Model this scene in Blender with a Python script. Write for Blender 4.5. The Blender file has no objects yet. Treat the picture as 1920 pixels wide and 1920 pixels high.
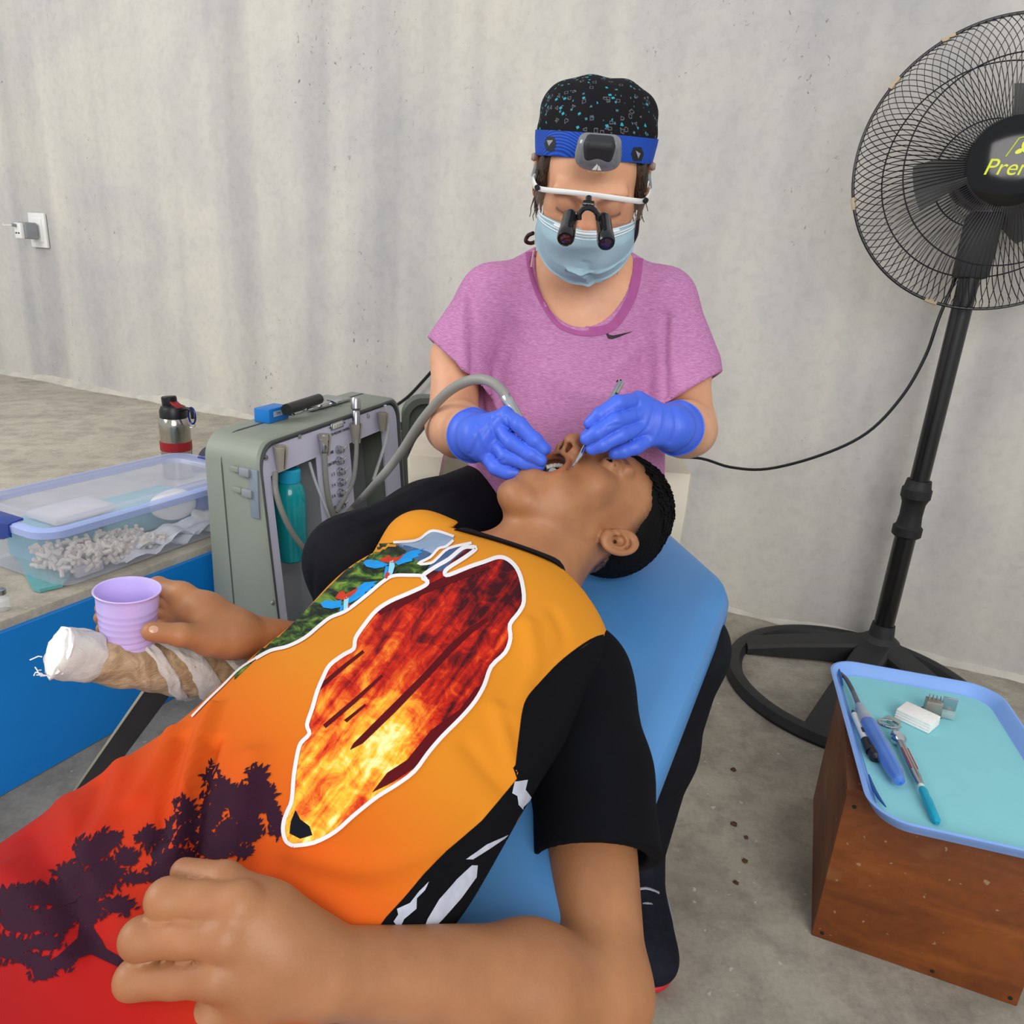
import bpy, bmesh, math, random
import numpy as np
from mathutils import Vector, Matrix, Quaternion
from mathutils.bvhtree import BVHTree
from mathutils.geometry import delaunay_2d_cdt
random.seed(7); rng = np.random.default_rng(7)
S = bpy.context.scene
C = S.collection
PI = math.pi

# ---------------------------------------------------------------- camera
FOC, CAMH = 1369.0, 1.0
_n = np.array([-280.0, 4165.0, FOC]); _n /= np.linalg.norm(_n)
_Y = np.array([0, 0, 1.0]) - _n[2]*_n; _Y /= np.linalg.norm(_Y)
R = np.array([np.cross(_Y, -_n), _Y, -_n])          # camera axes (right, down, forward) -> world
CAMP = np.array([0, 0, CAMH])
cam = bpy.data.objects.new('camera', bpy.data.cameras.new('camera')); C.objects.link(cam)
cam.data.sensor_width = 36; cam.data.lens = FOC/1920*36; cam.data.clip_start = 0.02
m = Matrix(np.column_stack([R@[1,0,0], R@[0,-1,0], R@[0,0,-1]]).tolist()).to_4x4()
m.translation = Vector(CAMP); cam.matrix_world = m
S.camera = cam
def ray(px, py): return R@np.array([(px-960)/FOC, (py-960)/FOC, 1.0])
def at(px, py, z): return ray(px, py)*z + CAMP          # a measured point: pixel and depth
def onz(px, py, h): r = ray(px, py); return r*((h-CAMH)/r[2]) + CAMP   # a measured point on a level surface
def onp(px, py, p0, n): r = ray(px, py); return CAMP + r*(np.dot(np.array(p0)-CAMP, n)/np.dot(r, n))
# ---------------------------------------------------------------- light
w = bpy.data.worlds.new('world'); S.world = w; w.use_nodes = True
bg = w.node_tree.nodes['Background']; bg.inputs[0].default_value = (0.93, 0.97, 1.0, 1); bg.inputs[1].default_value = 0.46
def area(name, loc, target, sx, sy, power, col):
    l = bpy.data.lights.new(name, 'AREA'); l.shape = 'RECTANGLE'; l.size = sx; l.size_y = sy; l.energy = power; l.color = col
    o = bpy.data.objects.new(name, l); C.objects.link(o); o.location = loc
    o.rotation_euler = (Vector(target)-Vector(loc)).to_track_quat('-Z', 'Y').to_euler(); return o
area('doorway_daylight', (0.9, -2.6, 2.4), (0.0, 1.6, 0.5), 2.6, 2.0, 76, (1.0, 0.98, 0.95))
area('window_daylight', (-3.4, 0.6, 2.6), (-0.4, 1.8, 0.9), 2.2, 1.8, 52, (1.0, 0.98, 0.93))
S.view_settings.view_transform = 'Standard'; S.view_settings.look = 'None'
S.view_settings.exposure = 0.42; S.view_settings.gamma = 1.0; S.view_settings.use_curve_mapping = False

# ---------------------------------------------------------------- materials
def lin(c):
    if isinstance(c, str): c = [int(c[i:i+2], 16)/255 for i in (0, 2, 4)]
    return tuple((x/12.92 if x <= 0.04045 else ((x+0.055)/1.055)**2.4) for x in c) + (1,)
def mat(name, col, rough=0.6, metal=0.0, var=0.10, scale=30.0, bump=0.0, bscale=None, alpha=1.0, trans=0.0, sss=0.0, coat=0.0, col2=None, stretch=None, ior=1.45, attr=None, emit=0.0):
    m = bpy.data.materials.new(name); m.use_nodes = True; nt = m.node_tree; N = nt.nodes; L = nt.links
    b = N['Principled BSDF']; b.inputs['Roughness'].default_value = rough; b.inputs['Metallic'].default_value = metal
    b.inputs['IOR'].default_value = ior
    if trans: b.inputs['Transmission Weight'].default_value = trans
    if alpha < 1: b.inputs['Alpha'].default_value = alpha
    if sss: b.inputs['Subsurface Weight'].default_value = sss; b.inputs['Subsurface Radius'].default_value = (0.012, 0.005, 0.003); b.inputs['Subsurface Scale'].default_value = 0.5
    if coat: b.inputs['Coat Weight'].default_value = coat
    tc = N.new('ShaderNodeTexCoord'); mp = N.new('ShaderNodeMapping'); L.new(tc.outputs['Object'], mp.inputs[0])
    if stretch: mp.inputs['Scale'].default_value = stretch
    nz = N.new('ShaderNodeTexNoise'); nz.inputs['Scale'].default_value = scale; nz.inputs['Detail'].default_value = 4; L.new(mp.outputs[0], nz.inputs[0])
    rp = N.new('ShaderNodeValToRGB'); c = np.array(lin(col))
    c2 = np.array(lin(col2)) if col2 else c
    rp.color_ramp.elements[0].position = 0.3; rp.color_ramp.elements[1].position = 0.7
    rp.color_ramp.elements[0].color = tuple(np.clip(c[:3]*(1-var), 0, 1)) + (1,)
    rp.color_ramp.elements[1].color = tuple(np.clip(c2[:3]*(1+var), 0, 1)) + (1,)
    L.new(nz.outputs[0], rp.inputs[0]); out = rp.outputs[0]
    if attr:
        a = N.new('ShaderNodeAttribute'); a.attribute_name = attr; mx = N.new('ShaderNodeMix'); mx.data_type = 'RGBA'; mx.blend_type = 'MULTIPLY'
        mx.inputs[0].default_value = 1; L.new(out, mx.inputs[6]); L.new(a.outputs['Color'], mx.inputs[7]); out = mx.outputs[2]
    L.new(out, b.inputs['Base Color'])
    if rough >= 0.7: b.inputs['Specular IOR Level'].default_value = 0.18
    if bump:
        n2 = N.new('ShaderNodeTexNoise'); n2.inputs['Scale'].default_value = bscale or scale*3; n2.inputs['Detail'].default_value = 5; L.new(mp.outputs[0], n2.inputs[0])
        bp = N.new('ShaderNodeBump'); bp.inputs['Strength'].default_value = bump; bp.inputs['Distance'].default_value = 0.002
        L.new(n2.outputs[0], bp.inputs['Height']); L.new(bp.outputs[0], b.inputs['Normal'])
    return m
class NT:
    """small helper for longer node trees"""
    def __init__(s, name, rough=0.8):
        s.m = bpy.data.materials.new(name); s.m.use_nodes = True; s.t = s.m.node_tree; s.b = s.t.nodes['Principled BSDF']
        s.b.inputs['Roughness'].default_value = rough; s.b.inputs['Specular IOR Level'].default_value = 0.5 if rough < 0.6 else 0.2; s.tc = s.n('ShaderNodeTexCoord')
    def n(s, typ, **k):
        n = s.t.nodes.new(typ)
        for a, v in k.items(): setattr(n, a, v)
        return n
    def l(s, a, b): s.t.links.new(a, b)
    def map(s, src, scale=(1,1,1), rot=(0,0,0), loc=(0,0,0)):
        n = s.n('ShaderNodeMapping'); s.l(src, n.inputs[0]); n.inputs['Scale'].default_value = scale; n.inputs['Rotation'].default_value = rot; n.inputs['Location'].default_value = loc; return n.outputs[0]
    def noise(s, vec, scale, detail=4, rough=0.5, dist=0.0):
        n = s.n('ShaderNodeTexNoise'); s.l(vec, n.inputs[0]); n.inputs['Scale'].default_value = scale; n.inputs['Detail'].default_value = detail; n.inputs['Roughness'].default_value = rough; n.inputs['Distortion'].default_value = dist; return n.outputs[0]
    def ramp(s, val, stops):
        n = s.n('ShaderNodeValToRGB'); s.l(val, n.inputs[0]); e = n.color_ramp.elements
        cc = lambda c: lin(c) if isinstance(c, str) else (c, c, c, 1)
        e[0].position = stops[0][0]; e[0].color = cc(stops[0][1]); e[1].position = stops[-1][0]; e[1].color = cc(stops[-1][1])
        for p, c in stops[1:-1]: e.new(p).color = cc(c)
        return n.outputs[0]
    def mix(s, fac, a, b, mode='MIX'):
        n = s.n('ShaderNodeMix', data_type='RGBA', blend_type=mode)
        for i, v in ((0, fac), (6, a), (7, b)):
            if isinstance(v, (int, float)): n.inputs[i].default_value = v if i == 0 else (v, v, v, 1)
            elif isinstance(v, str): n.inputs[i].default_value = lin(v)
            else: s.l(v, n.inputs[i])
        return n.outputs[2]
    def math(s, op, a, b=0.0):
        n = s.n('ShaderNodeMath', operation=op)
        for i, v in ((0, a), (1, b)):
            if isinstance(v, (int, float)): n.inputs[i].default_value = v
            else: s.l(v, n.inputs[i])
        return n.outputs[0]
    def dot(s, vec, d):
        n = s.n('ShaderNodeVectorMath', operation='DOT_PRODUCT'); s.l(vec, n.inputs[0]); n.inputs[1].default_value = d; return n.outputs['Value']
    def bump(s, h, strength, dist=0.003):
        n = s.n('ShaderNodeBump'); n.inputs['Strength'].default_value = strength; n.inputs['Distance'].default_value = dist; s.l(h, n.inputs['Height']); s.l(n.outputs[0], s.b.inputs['Normal'])
    def col(s, c): s.l(c, s.b.inputs['Base Color']); return s.m

# ---------------------------------------------------------------- object helpers
def tag(o, label=None, cat=None, group=None, kind=None):
    for k, v in (('label', label), ('category', cat), ('group', group), ('kind', kind)):
        if v: o[k] = v
    return o
def empty(name, loc, label, cat, group=None):
    o = bpy.data.objects.new(name, None); C.objects.link(o); o.location = Vector(loc); o.empty_display_size = 0.05
    return tag(o, label, cat, group)
_inv = {}
def put(name, me, mt, parent=None, smooth=True):
    o = bpy.data.objects.new(name, me); C.objects.link(o)
    if mt is not None: me.materials.append(mt)
    if smooth: me.shade_smooth()
    if parent is not None:
        o.parent = parent
        pm = Matrix.Identity(4); q = parent
        loc = Vector((0,0,0))
        while q is not None:
            loc += q.location; q = q.parent
        o.location = -loc          # geometry is written in world coordinates
    return o
def mesh(name, verts, faces, mt, parent=None, smooth=True):
    me = bpy.data.meshes.new(name); me.from_pydata([tuple(map(float, v)) for v in verts], [], faces); me.update()
    return put(name, me, mt, parent, smooth)
def sharp(o, ang=35):
    bm = bmesh.new(); bm.from_mesh(o.data)
    for e in bm.edges: e.smooth = not (len(e.link_faces) == 2 and e.calc_face_angle(0) > math.radians(ang))
    bm.to_mesh(o.data); bm.free(); return o
def bobj(name, bm, mt, parent=None, smooth=True, ang=35):
    bmesh.ops.recalc_face_normals(bm, faces=bm.faces)
    me = bpy.data.meshes.new(name); bm.to_mesh(me); bm.free(); o = put(name, me, mt, parent, smooth)
    return sharp(o, ang) if smooth else o
def frame(z, x=None):
    """orthonormal frame with given z"""
    z = np.array(z, float); z /= np.linalg.norm(z)
    x = np.array(x if x is not None else ([1,0,0] if abs(z[0]) < 0.9 else [0,1,0]), float); x = x-x.dot(z)*z; x /= np.linalg.norm(x)
    return x, np.cross(z, x), z
def add_box(bm, c, ax, half, bev=0.0, seg=2):
    """box centred at c, ax = three axis rows"""
    r = bmesh.ops.create_cube(bm, size=2.0); vs = r['verts']
    if bev:
        for v in vs: v.co = Vector((v.co.x*half[0], v.co.y*half[1], v.co.z*half[2]))
        es = list({e for v in vs for e in v.link_edges})
        g = bmesh.ops.bevel(bm, geom=es, offset=bev, segments=seg, affect='EDGES', profile=0.5)
        vs = list({v for f in g['faces'] for v in f.verts} | {v for v in vs if v.is_valid})
    else:
        for v in vs: v.co = Vector((v.co.x*half[0], v.co.y*half[1], v.co.z*half[2]))
    A = np.array(ax, float)
    for v in vs:
        p = np.array(c) + v.co.x*A[0] + v.co.y*A[1] + v.co.z*A[2]; v.co = Vector(p)
def box(name, c, ax, half, mt, parent=None, bev=0.003, seg=2):
    bm = bmesh.new(); add_box(bm, c, ax, half, bev, seg); return bobj(name, bm, mt, parent)
def smoothpath(pts, n=8):
    P = np.array(pts, float); out = []
    for i in range(len(P)-1):
        p0 = P[max(i-1, 0)]; p1 = P[i]; p2 = P[i+1]; p3 = P[min(i+2, len(P)-1)]
        for k in range(n):
            t = k/n; out.append(0.5*((2*p1)+(-p0+p2)*t+(2*p0-5*p1+4*p2-p3)*t*t+(-p0+3*p1-3*p2+p3)*t**3))
    out.append(P[-1]); return np.array(out)
def add_tube(bm, pts, rad, seg=10, caps=True, closed=False):
    P = np.array(pts, float); n = len(P); rad = np.broadcast_to(rad, (n,))
    T = np.gradient(P, axis=0) if not closed else np.roll(P, -1, 0)-np.roll(P, 1, 0)
    T /= np.linalg.norm(T, axis=1)[:, None]+1e-12
    x, y, _ = frame(T[0]); rings = []
    for i in range(n):
        x = x-x.dot(T[i])*T[i]; x /= np.linalg.norm(x); y = np.cross(T[i], x)
        rings.append([bm.verts.new(P[i]+rad[i]*(math.cos(a)*x+math.sin(a)*y)) for a in [2*PI*k/seg for k in range(seg)]])
    for i in range(n if closed else n-1):
        a, b = rings[i], rings[(i+1) % n]
        for k in range(seg): bm.faces.new((a[k], a[(k+1) % seg], b[(k+1) % seg], b[k]))
    if caps and not closed:
        bm.faces.new(rings[0][::-1]); bm.faces.new(rings[-1])
def tube(name, pts, rad, mt, parent=None, seg=10, n=0, closed=False):
    if n: pts = smoothpath(pts, n)
    if n and not np.isscalar(rad): rad = np.interp(np.linspace(0, 1, len(pts)), np.linspace(0, 1, len(rad)), rad)
    bm = bmesh.new(); add_tube(bm, pts, rad, seg, True, closed); return bobj(name, bm, mt, parent)
def add_lathe(bm, base, axis, prof, seg=32, cap=True, xa=None):
    """prof: (radius, height) pairs along axis"""
    x, y, z = frame(axis, xa); base = np.array(base, float); rings = []
    for r, h in prof:
        rings.append([bm.verts.new(base+z*h+max(r, 1e-5)*(math.cos(a)*x+math.sin(a)*y)) for a in [2*PI*k/seg for k in range(seg)]])
    for a, b in zip(rings, rings[1:]):
        for k in range(seg): bm.faces.new((a[k], a[(k+1) % seg], b[(k+1) % seg], b[k]))
    if cap: bm.faces.new(rings[0][::-1]); bm.faces.new(rings[-1])
def lathe(name, base, axis, prof, mt, parent=None, seg=32, cap=True):
    bm = bmesh.new(); add_lathe(bm, base, axis, prof, seg, cap); return bobj(name, bm, mt, parent)
def prism(name, outline, ext, mt, parent=None, bev=0.0):
    """outline: 3-D points in a plane; ext: extrusion vector"""
    bm = bmesh.new(); vs = [bm.verts.new(p) for p in outline]; f = bm.faces.new(vs)
    g = bmesh.ops.extrude_face_region(bm, geom=[f]); bmesh.ops.translate(bm, verts=[v for v in g['geom'] if isinstance(v, bmesh.types.BMVert)], vec=Vector(ext))
    if bev: bmesh.ops.bevel(bm, geom=[e for e in bm.edges if e.calc_face_angle(0) > 1.0], offset=bev, segments=3, affect='EDGES')
    return bobj(name, bm, mt, parent)
def roundrect(w, h, r, n=6):
    out = []
    for cx, cy, a0 in ((w-r, h-r, 0), (-w+r, h-r, 90), (-w+r, -h+r, 180), (w-r, -h+r, 270)):
        for k in range(n+1):
            a = math.radians(a0+90*k/n); out.append((cx+r*math.cos(a), cy+r*math.sin(a)))
    return out

# ---------------------------------------------------------------- signed distance modelling of bodies and cloth
def f_cap(a, b, r1, r2):
    a = np.array(a, np.float32); b = np.array(b, np.float32); d = b-a; L = float(d@d)+1e-12
    def f(p):
        t = np.clip(((p-a)@d)/L, 0, 1); q = p-a-t[:, None]*d
        return np.sqrt(np.einsum('ij,ij->i', q, q))-(r1+(r2-r1)*t)
    return f
def f_ell(c, r, ax=None):
    c = np.array(c, np.float32); r = np.array(r, np.float32); A = np.array(ax if ax is not None else np.eye(3), np.float32)
    def f(p):
        q = (p-c)@A.T; u = q/r; v = u/r; k0 = np.sqrt(np.einsum('ij,ij->i', u, u)); k1 = np.sqrt(np.einsum('ij,ij->i', v, v))+1e-9
        return k0*(k0-1)/k1
    return f
def f_box(c, h, ax=None, r=0.01):
    c = np.array(c, np.float32); h = np.array(h, np.float32)-r; A = np.array(ax if ax is not None else np.eye(3), np.float32)
    def f(p):
        q = np.abs((p-c)@A.T)-h
        return np.linalg.norm(np.maximum(q, 0), axis=1)+np.minimum(q.max(1), 0)-r
    return f
def f_tor(c, ax, Rx, Ry, r, k=None):
    """elliptic ring in the plane of ax[0], ax[1]"""
    c = np.array(c, np.float32); A = np.array(ax, np.float32)
    def f(p):
        q = (p-c)@A.T; e = np.stack([q[:, 0]/Rx, q[:, 1]/Ry], 1); l = np.linalg.norm(e, axis=1)+1e-9; g = (l-1)*min(Rx, Ry)
        return np.sqrt(g*g+q[:, 2]**2)-r
    return f
def f_plane(p0, n):
    p0 = np.array(p0, np.float32); n = np.array(n, np.float32); n = n/np.linalg.norm(n)
    return lambda p: (p-p0)@n
def smin(a, b, k):
    if k <= 1e-6: return np.minimum(a, b)
    h = np.maximum(k-np.abs(a-b), 0)/k; return np.minimum(a, b)-h*h*k*0.25
class Body:
    def __init__(s): s.ops = []; s.br = []; s.post = []
    def add(s, f, k=0.01): s.ops.append((1, f, k)); return s
    def sub(s, f, k=0.004): s.ops.append((-1, f, k)); return s
    def branch(s, fs, k=0.006, kin=0.004): s.br.append((fs, k, kin)); return s     # a finger: blends with the base only
    def cut(s, f, k=0.0): s.post.append((f, k)); return s                            # applied last, to everything
    def cap(s, a, b, r1, r2=None, k=0.01): return s.add(f_cap(a, b, r1, r1 if r2 is None else r2), k)
    def ell(s, c, r, ax=None, k=0.01): return s.add(f_ell(c, r, ax), k)
    def eval(s, p, use=None):
        d = np.full(len(p), 1.0, np.float32)
        for i, (sg, f, k) in enumerate(s.ops):
            if use is not None and not use[0][i]: continue
            v = f(p)
            d = smin(d, v, k) if sg > 0 else -smin(-d, v, k)
        e = d
        for i, (fs, k, kin) in enumerate(s.br):
            if use is not None and not use[1][i]: continue
            v = fs[0](p)
            for g in fs[1:]: v = smin(v, g(p), kin)
            e = np.minimum(e, smin(d, v, k))
        for f, k in s.post: e = -smin(-e, f(p), k)
        return e
    def mesh(s, name, lo, hi, h, mt, parent=None, B=12, project=1):
        lo = np.array(lo, np.float32); hi = np.array(hi, np.float32); nb = np.ceil((hi-lo)/(h*B)).astype(int); dims = nb*B
        V = np.empty(dims, np.float32)
        gi = np.stack(np.meshgrid(*[np.arange(k) for k in nb], indexing='ij'), -1).reshape(-1, 3)
        cen = (lo+(gi*B+(B-1)/2)*h).astype(np.float32); Rb = h*B*0.9
        D = s.eval(cen)
        allv = [f(cen) for _, f, _ in s.ops]; brv = [np.min([g(cen) for g in fs], 0) for fs, _, _ in s.br]
        adds = [v for (sg, _, _), v in zip(s.ops, allv) if sg > 0]+brv; dmin = np.min(adds, 0)
        act = np.abs(D) < Rb+0.012
        loc = np.stack(np.meshgrid(*[np.arange(B)]*3, indexing='ij'), -1).reshape(-1, 3).astype(np.float32)*h
        V6 = V.reshape(nb[0], B, nb[1], B, nb[2], B)
        V6[...] = D.reshape(nb)[:, None, :, None, :, None]
        for j in np.nonzero(act)[0]:
            u0 = [(v[j] < dmin[j]+2*Rb+2*k+0.004) if sg > 0 else (v[j] < Rb+2*k+0.01) for (sg, _, k), v in zip(s.ops, allv)]
            u1 = [v[j] < dmin[j]+2*Rb+2*k+0.004 for (_, k, _), v in zip(s.br, brv)]
            p = loc+(lo+gi[j]*B*h); i0, i1, i2 = gi[j]
            V6[i0, :, i1, :, i2, :] = s.eval(p.astype(np.float32), (u0, u1)).reshape(B, B, B)
        ins = V < 0
        cnt = np.zeros([d-1 for d in dims], np.int8)
        for a in (0, 1):
            for b in (0, 1):
                for c in (0, 1): cnt += ins[a:dims[0]-1+a, b:dims[1]-1+b, c:dims[2]-1+c]
        ci = np.stack(np.nonzero((cnt > 0) & (cnt < 8)), 1)
        idx = np.full(cnt.shape, -1, np.int32); idx[tuple(ci.T)] = np.arange(len(ci))
        acc = np.zeros((len(ci), 3)); num = np.zeros(len(ci))
        cor = [(a, b, c) for a in (0, 1) for b in (0, 1) for c in (0, 1)]
        val = {c: V[ci[:, 0]+c[0], ci[:, 1]+c[1], ci[:, 2]+c[2]] for c in cor}
        for c in cor:
            for ax in range(3):
                if c[ax] == 0:
                    e = list(c); e[ax] = 1; e = tuple(e); x = (val[c] < 0) != (val[e] < 0); t = np.clip(val[c]/(val[c]-val[e]+1e-12), 0, 1)
                    q = np.array(c, float)[None].repeat(len(ci), 0); q[:, ax] = t
                    acc[x] += q[x]; num[x] += 1
        P = (lo+(ci+acc/np.maximum(num, 1)[:, None])*h).astype(np.float32)
        faces = []
        for ax in range(3):
            o1, o2 = (ax+1) % 3, (ax+2) % 3
            sl0 = [slice(None)]*3; sl1 = [slice(None)]*3
            sl0[ax] = slice(0, dims[ax]-1); sl1[ax] = slice(1, dims[ax])
            A_, B_ = ins[tuple(sl0)], ins[tuple(sl1)]
            e = np.stack(np.nonzero(A_ != B_), 1); e = e[(e[:, o1] > 0) & (e[:, o2] > 0) & (e[:, o1] < dims[o1]-1) & (e[:, o2] < dims[o2]-1)]
            if not len(e): continue
            a_in = A_[tuple(e.T)]
            def g(d1, d2):
                q = e.copy(); q[:, o1] -= d1; q[:, o2] -= d2; return idx[tuple(q.T)]
            quad = np.stack([g(1, 1), g(0, 1), g(0, 0), g(1, 0)], 1)
            quad[~a_in] = quad[~a_in][:, ::-1]; faces.append(quad)
        Fq = np.concatenate(faces); Fq = Fq[(Fq >= 0).all(1)]
        for _ in range(project):
            d0 = s.eval(P); g = np.stack([s.eval(P+np.eye(3, dtype=np.float32)[k]*0.0005)-d0 for k in range(3)], 1)/0.0005
            g2 = np.maximum((g*g).sum(1), 0.3); st = np.clip(d0/g2, -0.6*h, 0.6*h); P = (P-g*st[:, None]).astype(np.float32)
        me = bpy.data.meshes.new(name); me.vertices.add(len(P)); me.vertices.foreach_set('co', P.ravel())
        me.loops.add(Fq.size); me.loops.foreach_set('vertex_index', Fq.ravel().astype(np.int32))
        me.polygons.add(len(Fq)); me.polygons.foreach_set('loop_start', np.arange(0, Fq.size, 4, dtype=np.int32))
        me.update(calc_edges=True); me.validate()
        del V, ins, cnt, idx
        return put(name, me, mt, parent)
def coords(o):
    a = np.empty(len(o.data.vertices)*3, np.float32); o.data.vertices.foreach_get('co', a); return a.reshape(-1, 3)
def normals(o):
    a = np.empty(len(o.data.vertices)*3, np.float32); o.data.vertices.foreach_get('normal', a); return a.reshape(-1, 3)
def setco(o, P): o.data.vertices.foreach_set('co', np.ascontiguousarray(P, np.float32).ravel()); o.data.update()
def paint(o, name, col):
    a = o.data.color_attributes.new(name, 'FLOAT_COLOR', 'POINT'); c = np.ones((len(col), 4), np.float32); c[:, :3] = col; a.data.foreach_set('color', c.ravel())
def bvh(o): return BVHTree.FromPolygons([Vector(v) for v in coords(o)], [tuple(p.vertices) for p in o.data.polygons])
CV = Vector(CAMP)
def hitpt(tree, px, py, off):
    off *= 0.45
    d = Vector(ray(px, py)).normalized(); h = tree.ray_cast(CV, d)
    if h[0] is None: return None
    n = h[1] if h[1].dot(d) < 0 else -h[1]
    return h[0]+n*off, h[3]
def segd(P, pl):
    """distance of points to a 3-D polyline"""
    best = np.full(len(P), 9.0)
    for a, b in zip(pl[:-1], pl[1:]):
        d = b-a; t = np.clip(((P-a)@d)/(d@d+1e-12), 0, 1); best = np.minimum(best, np.linalg.norm(P-a-t[:, None]*d, axis=1))
    return best
def folds(o, tree, lines):
    """cloth folds: ridges (+) and grooves (-) pressed into the real surface along lines"""
    P = coords(o).astype(float); N = normals(o); D = np.zeros(len(P))
    for pl, wd, hg in lines:
        pts = [hitpt(tree, x, y, 0) for x, y in smoothpath(pl, 4)]; pts = [np.array(p[0]) for p in pts if p]
        if len(pts) < 2: continue
        d = segd(P, np.array(pts)); D += hg*np.exp(-(d/wd)**2)
    setco(o, P+N*D[:, None])
def decal(name, polys, tree, mt, parent, off=0.0006, step=9.0, holes=(), heat=None):
    """flat print lying on the cloth: outlines triangulated, each point laid on the real surface"""
    V, Fc, UV = [], [], []
    for poly in polys:
        P = np.array(poly, float); L = len(P); bp = []
        for i in range(L):
            a, b = P[i], P[(i+1) % L]; k = max(1, int(np.linalg.norm(b-a)/step)); bp += [a+(b-a)*j/k for j in range(k)]
        nb_ = len(bp); lo, hi = P.min(0), P.max(0); X, Y = np.meshgrid(np.arange(lo[0]+step/2, hi[0], step), np.arange(lo[1]+step/2, hi[1], step))
        gp = np.stack([X.ravel(), Y.ravel()], 1)
        inside = np.zeros(len(gp), bool); B_ = np.array(bp)
        for (x1, y1), (x2, y2) in zip(B_, np.roll(B_, -1, 0)):
            if y1 != y2:
                c = ((gp[:, 1] > y1) != (gp[:, 1] > y2)) & (gp[:, 0] < (x2-x1)*(gp[:, 1]-y1)/(y2-y1)+x1); inside ^= c
        gp = gp[inside]
        if len(gp): gp = gp[np.min(np.linalg.norm(gp[:, None]-B_[None], axis=2), 1) > step*0.4]
        pts = [Vector(p) for p in bp]+[Vector(p) for p in gp]
        r = delaunay_2d_cdt(pts, [], [list(range(nb_))], 1, 1e-4)
        base = len(V); ok = []; dep = []
        for v in r[0]:
            h = hitpt(tree, v.x, v.y, off); ok.append(h is not None); V.append(h[0] if h else Vector((0,0,0))); dep.append(h[1] if h else 0); UV.append((v.x/100, v.y/100))
        for f in r[2]:
            if all(ok[i] for i in f) and max(dep[i] for i in f)-min(dep[i] for i in f) < 0.03: Fc.append([base+i for i in f])
    if len(polys) == 1 and Fc:                                     # keep the largest island only
        par = list(range(len(V)))
        def root_(i):
            while par[i] != i: par[i] = par[par[i]]; i = par[i]
            return i
        for f in Fc:
            for i in f[1:]: par[root_(i)] = root_(f[0])
        cnt = {}
        for f in Fc: cnt[root_(f[0])] = cnt.get(root_(f[0]), 0)+1
        big = max(cnt, key=cnt.get); Fc = [f for f in Fc if root_(f[0]) == big]
    used = sorted({i for f in Fc for i in f}); mp_ = {j: i for i, j in enumerate(used)}; V = [V[i] for i in used]; UV = [UV[i] for i in used]; Fc = [[mp_[i] for i in f] for f in Fc]
    me = bpy.data.meshes.new(name); me.from_pydata(V, [], Fc); me.update()
    uv = me.uv_layers.new(name='print')
    for lp in me.loops: uv.data[lp.index].uv = UV[lp.vertex_index]
    o = put(name, me, mt, parent)
    if heat is not None: paint(o, 'firemap', heat(np.array(UV)*100))
    return o
def decals(name, polys, *a, **k):
    return [decal(name, [p], *a, **k) for p in polys]
def strip(name, pl, wd, tree, mt, parent, off=0.0012, closed=False, n=5):
    bm = bmesh.new()
    for line in pl:
        P = smoothpath(list(line)+([line[0]] if closed else []), n); T = np.gradient(P, axis=0); T /= np.linalg.norm(T, axis=1)[:, None]+1e-9
        Nn = np.stack([-T[:, 1], T[:, 0]], 1); prev = None; pd = 0
        for p, q in zip(P, Nn):
            h = [hitpt(tree, *(p+q*wd*s), off) for s in (-0.5, 0, 0.5)]
            if any(x is None for x in h): prev = None; continue
            cur = [bm.verts.new(x[0]) for x in h]
            if prev and abs(h[1][1]-pd) < 0.02:
                for i in (0, 1): bm.faces.new((prev[i], prev[i+1], cur[i+1], cur[i]))
            prev = cur; pd = h[1][1]
    me = bpy.data.meshes.new(name); bm.to_mesh(me); bm.free(); return put(name, me, mt, parent)

# ================================================================ THE ROOM
U = np.array([0.908, -0.42, 0]); U /= np.linalg.norm(U); W = np.array([-U[1], U[0], 0]); Z = np.array([0, 0, 1.0])
AX = (U, W, Z)
def rm(u, w, z): return u*U+w*W+z*Z
WALLW, EDGE, PLAT = 2.281, -1.317, 0.34

t = NT('rough_plaster_wall', 0.9); g = t.tc.outputs['Object']
s1 = t.noise(t.map(g, (1.0, 1.0, 0.07)), 4.2, 2, 0.5, 0.15)                # trowel bands running down
s2 = t.noise(t.map(g, (1.0, 1.0, 0.05), loc=(4, 2, 1)), 9.0, 2, 0.5, 0.1)
s3 = t.noise(g, 1.6, 4, 0.6, 0.5); s4 = t.noise(g, 38, 6, 0.65, 0.4)
c = t.ramp(s1, [(0.36, 'a3a1a3'), (0.5, 'c0bcb8'), (0.62, 'd8d2c7')])
c = t.mix(t.math('MULTIPLY', s2, 0.55), c, t.ramp(s2, [(0.4, 'b6b4b4'), (0.62, 'd8d3ca')]))
c = t.mix(0.5, c, t.ramp(s3, [(0.35, 'b2b1b4'), (0.5, 'c6c3be'), (0.68, 'd6d0c2')]))
c = t.mix(0.35, c, t.ramp(s4, [(0.3, 0.72), (0.55, 1.0)]), 'MULTIPLY')
pit = t.math('MULTIPLY', t.ramp(t.noise(t.map(g, (1, 1, 0.6)), 85, 2, 0.4, 0.8), [(0.70, 0.0), (0.73, 1.0)]), t.ramp(t.noise(t.map(g, (1, 1, 0.45), loc=(3, 1, 7)), 3.3, 3), [(0.52, 0.0), (0.66, 1.0)]))
c = t.mix(t.math('MULTIPLY', pit, 0.75), c, '6f6a66')
t.bump(t.math('SUBTRACT', t.math('ADD', t.math('MULTIPLY', s4, 0.25), t.math('MULTIPLY', s1, 1.2)), pit), 0.35, 0.006)
M_wall = t.col(c)
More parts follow.
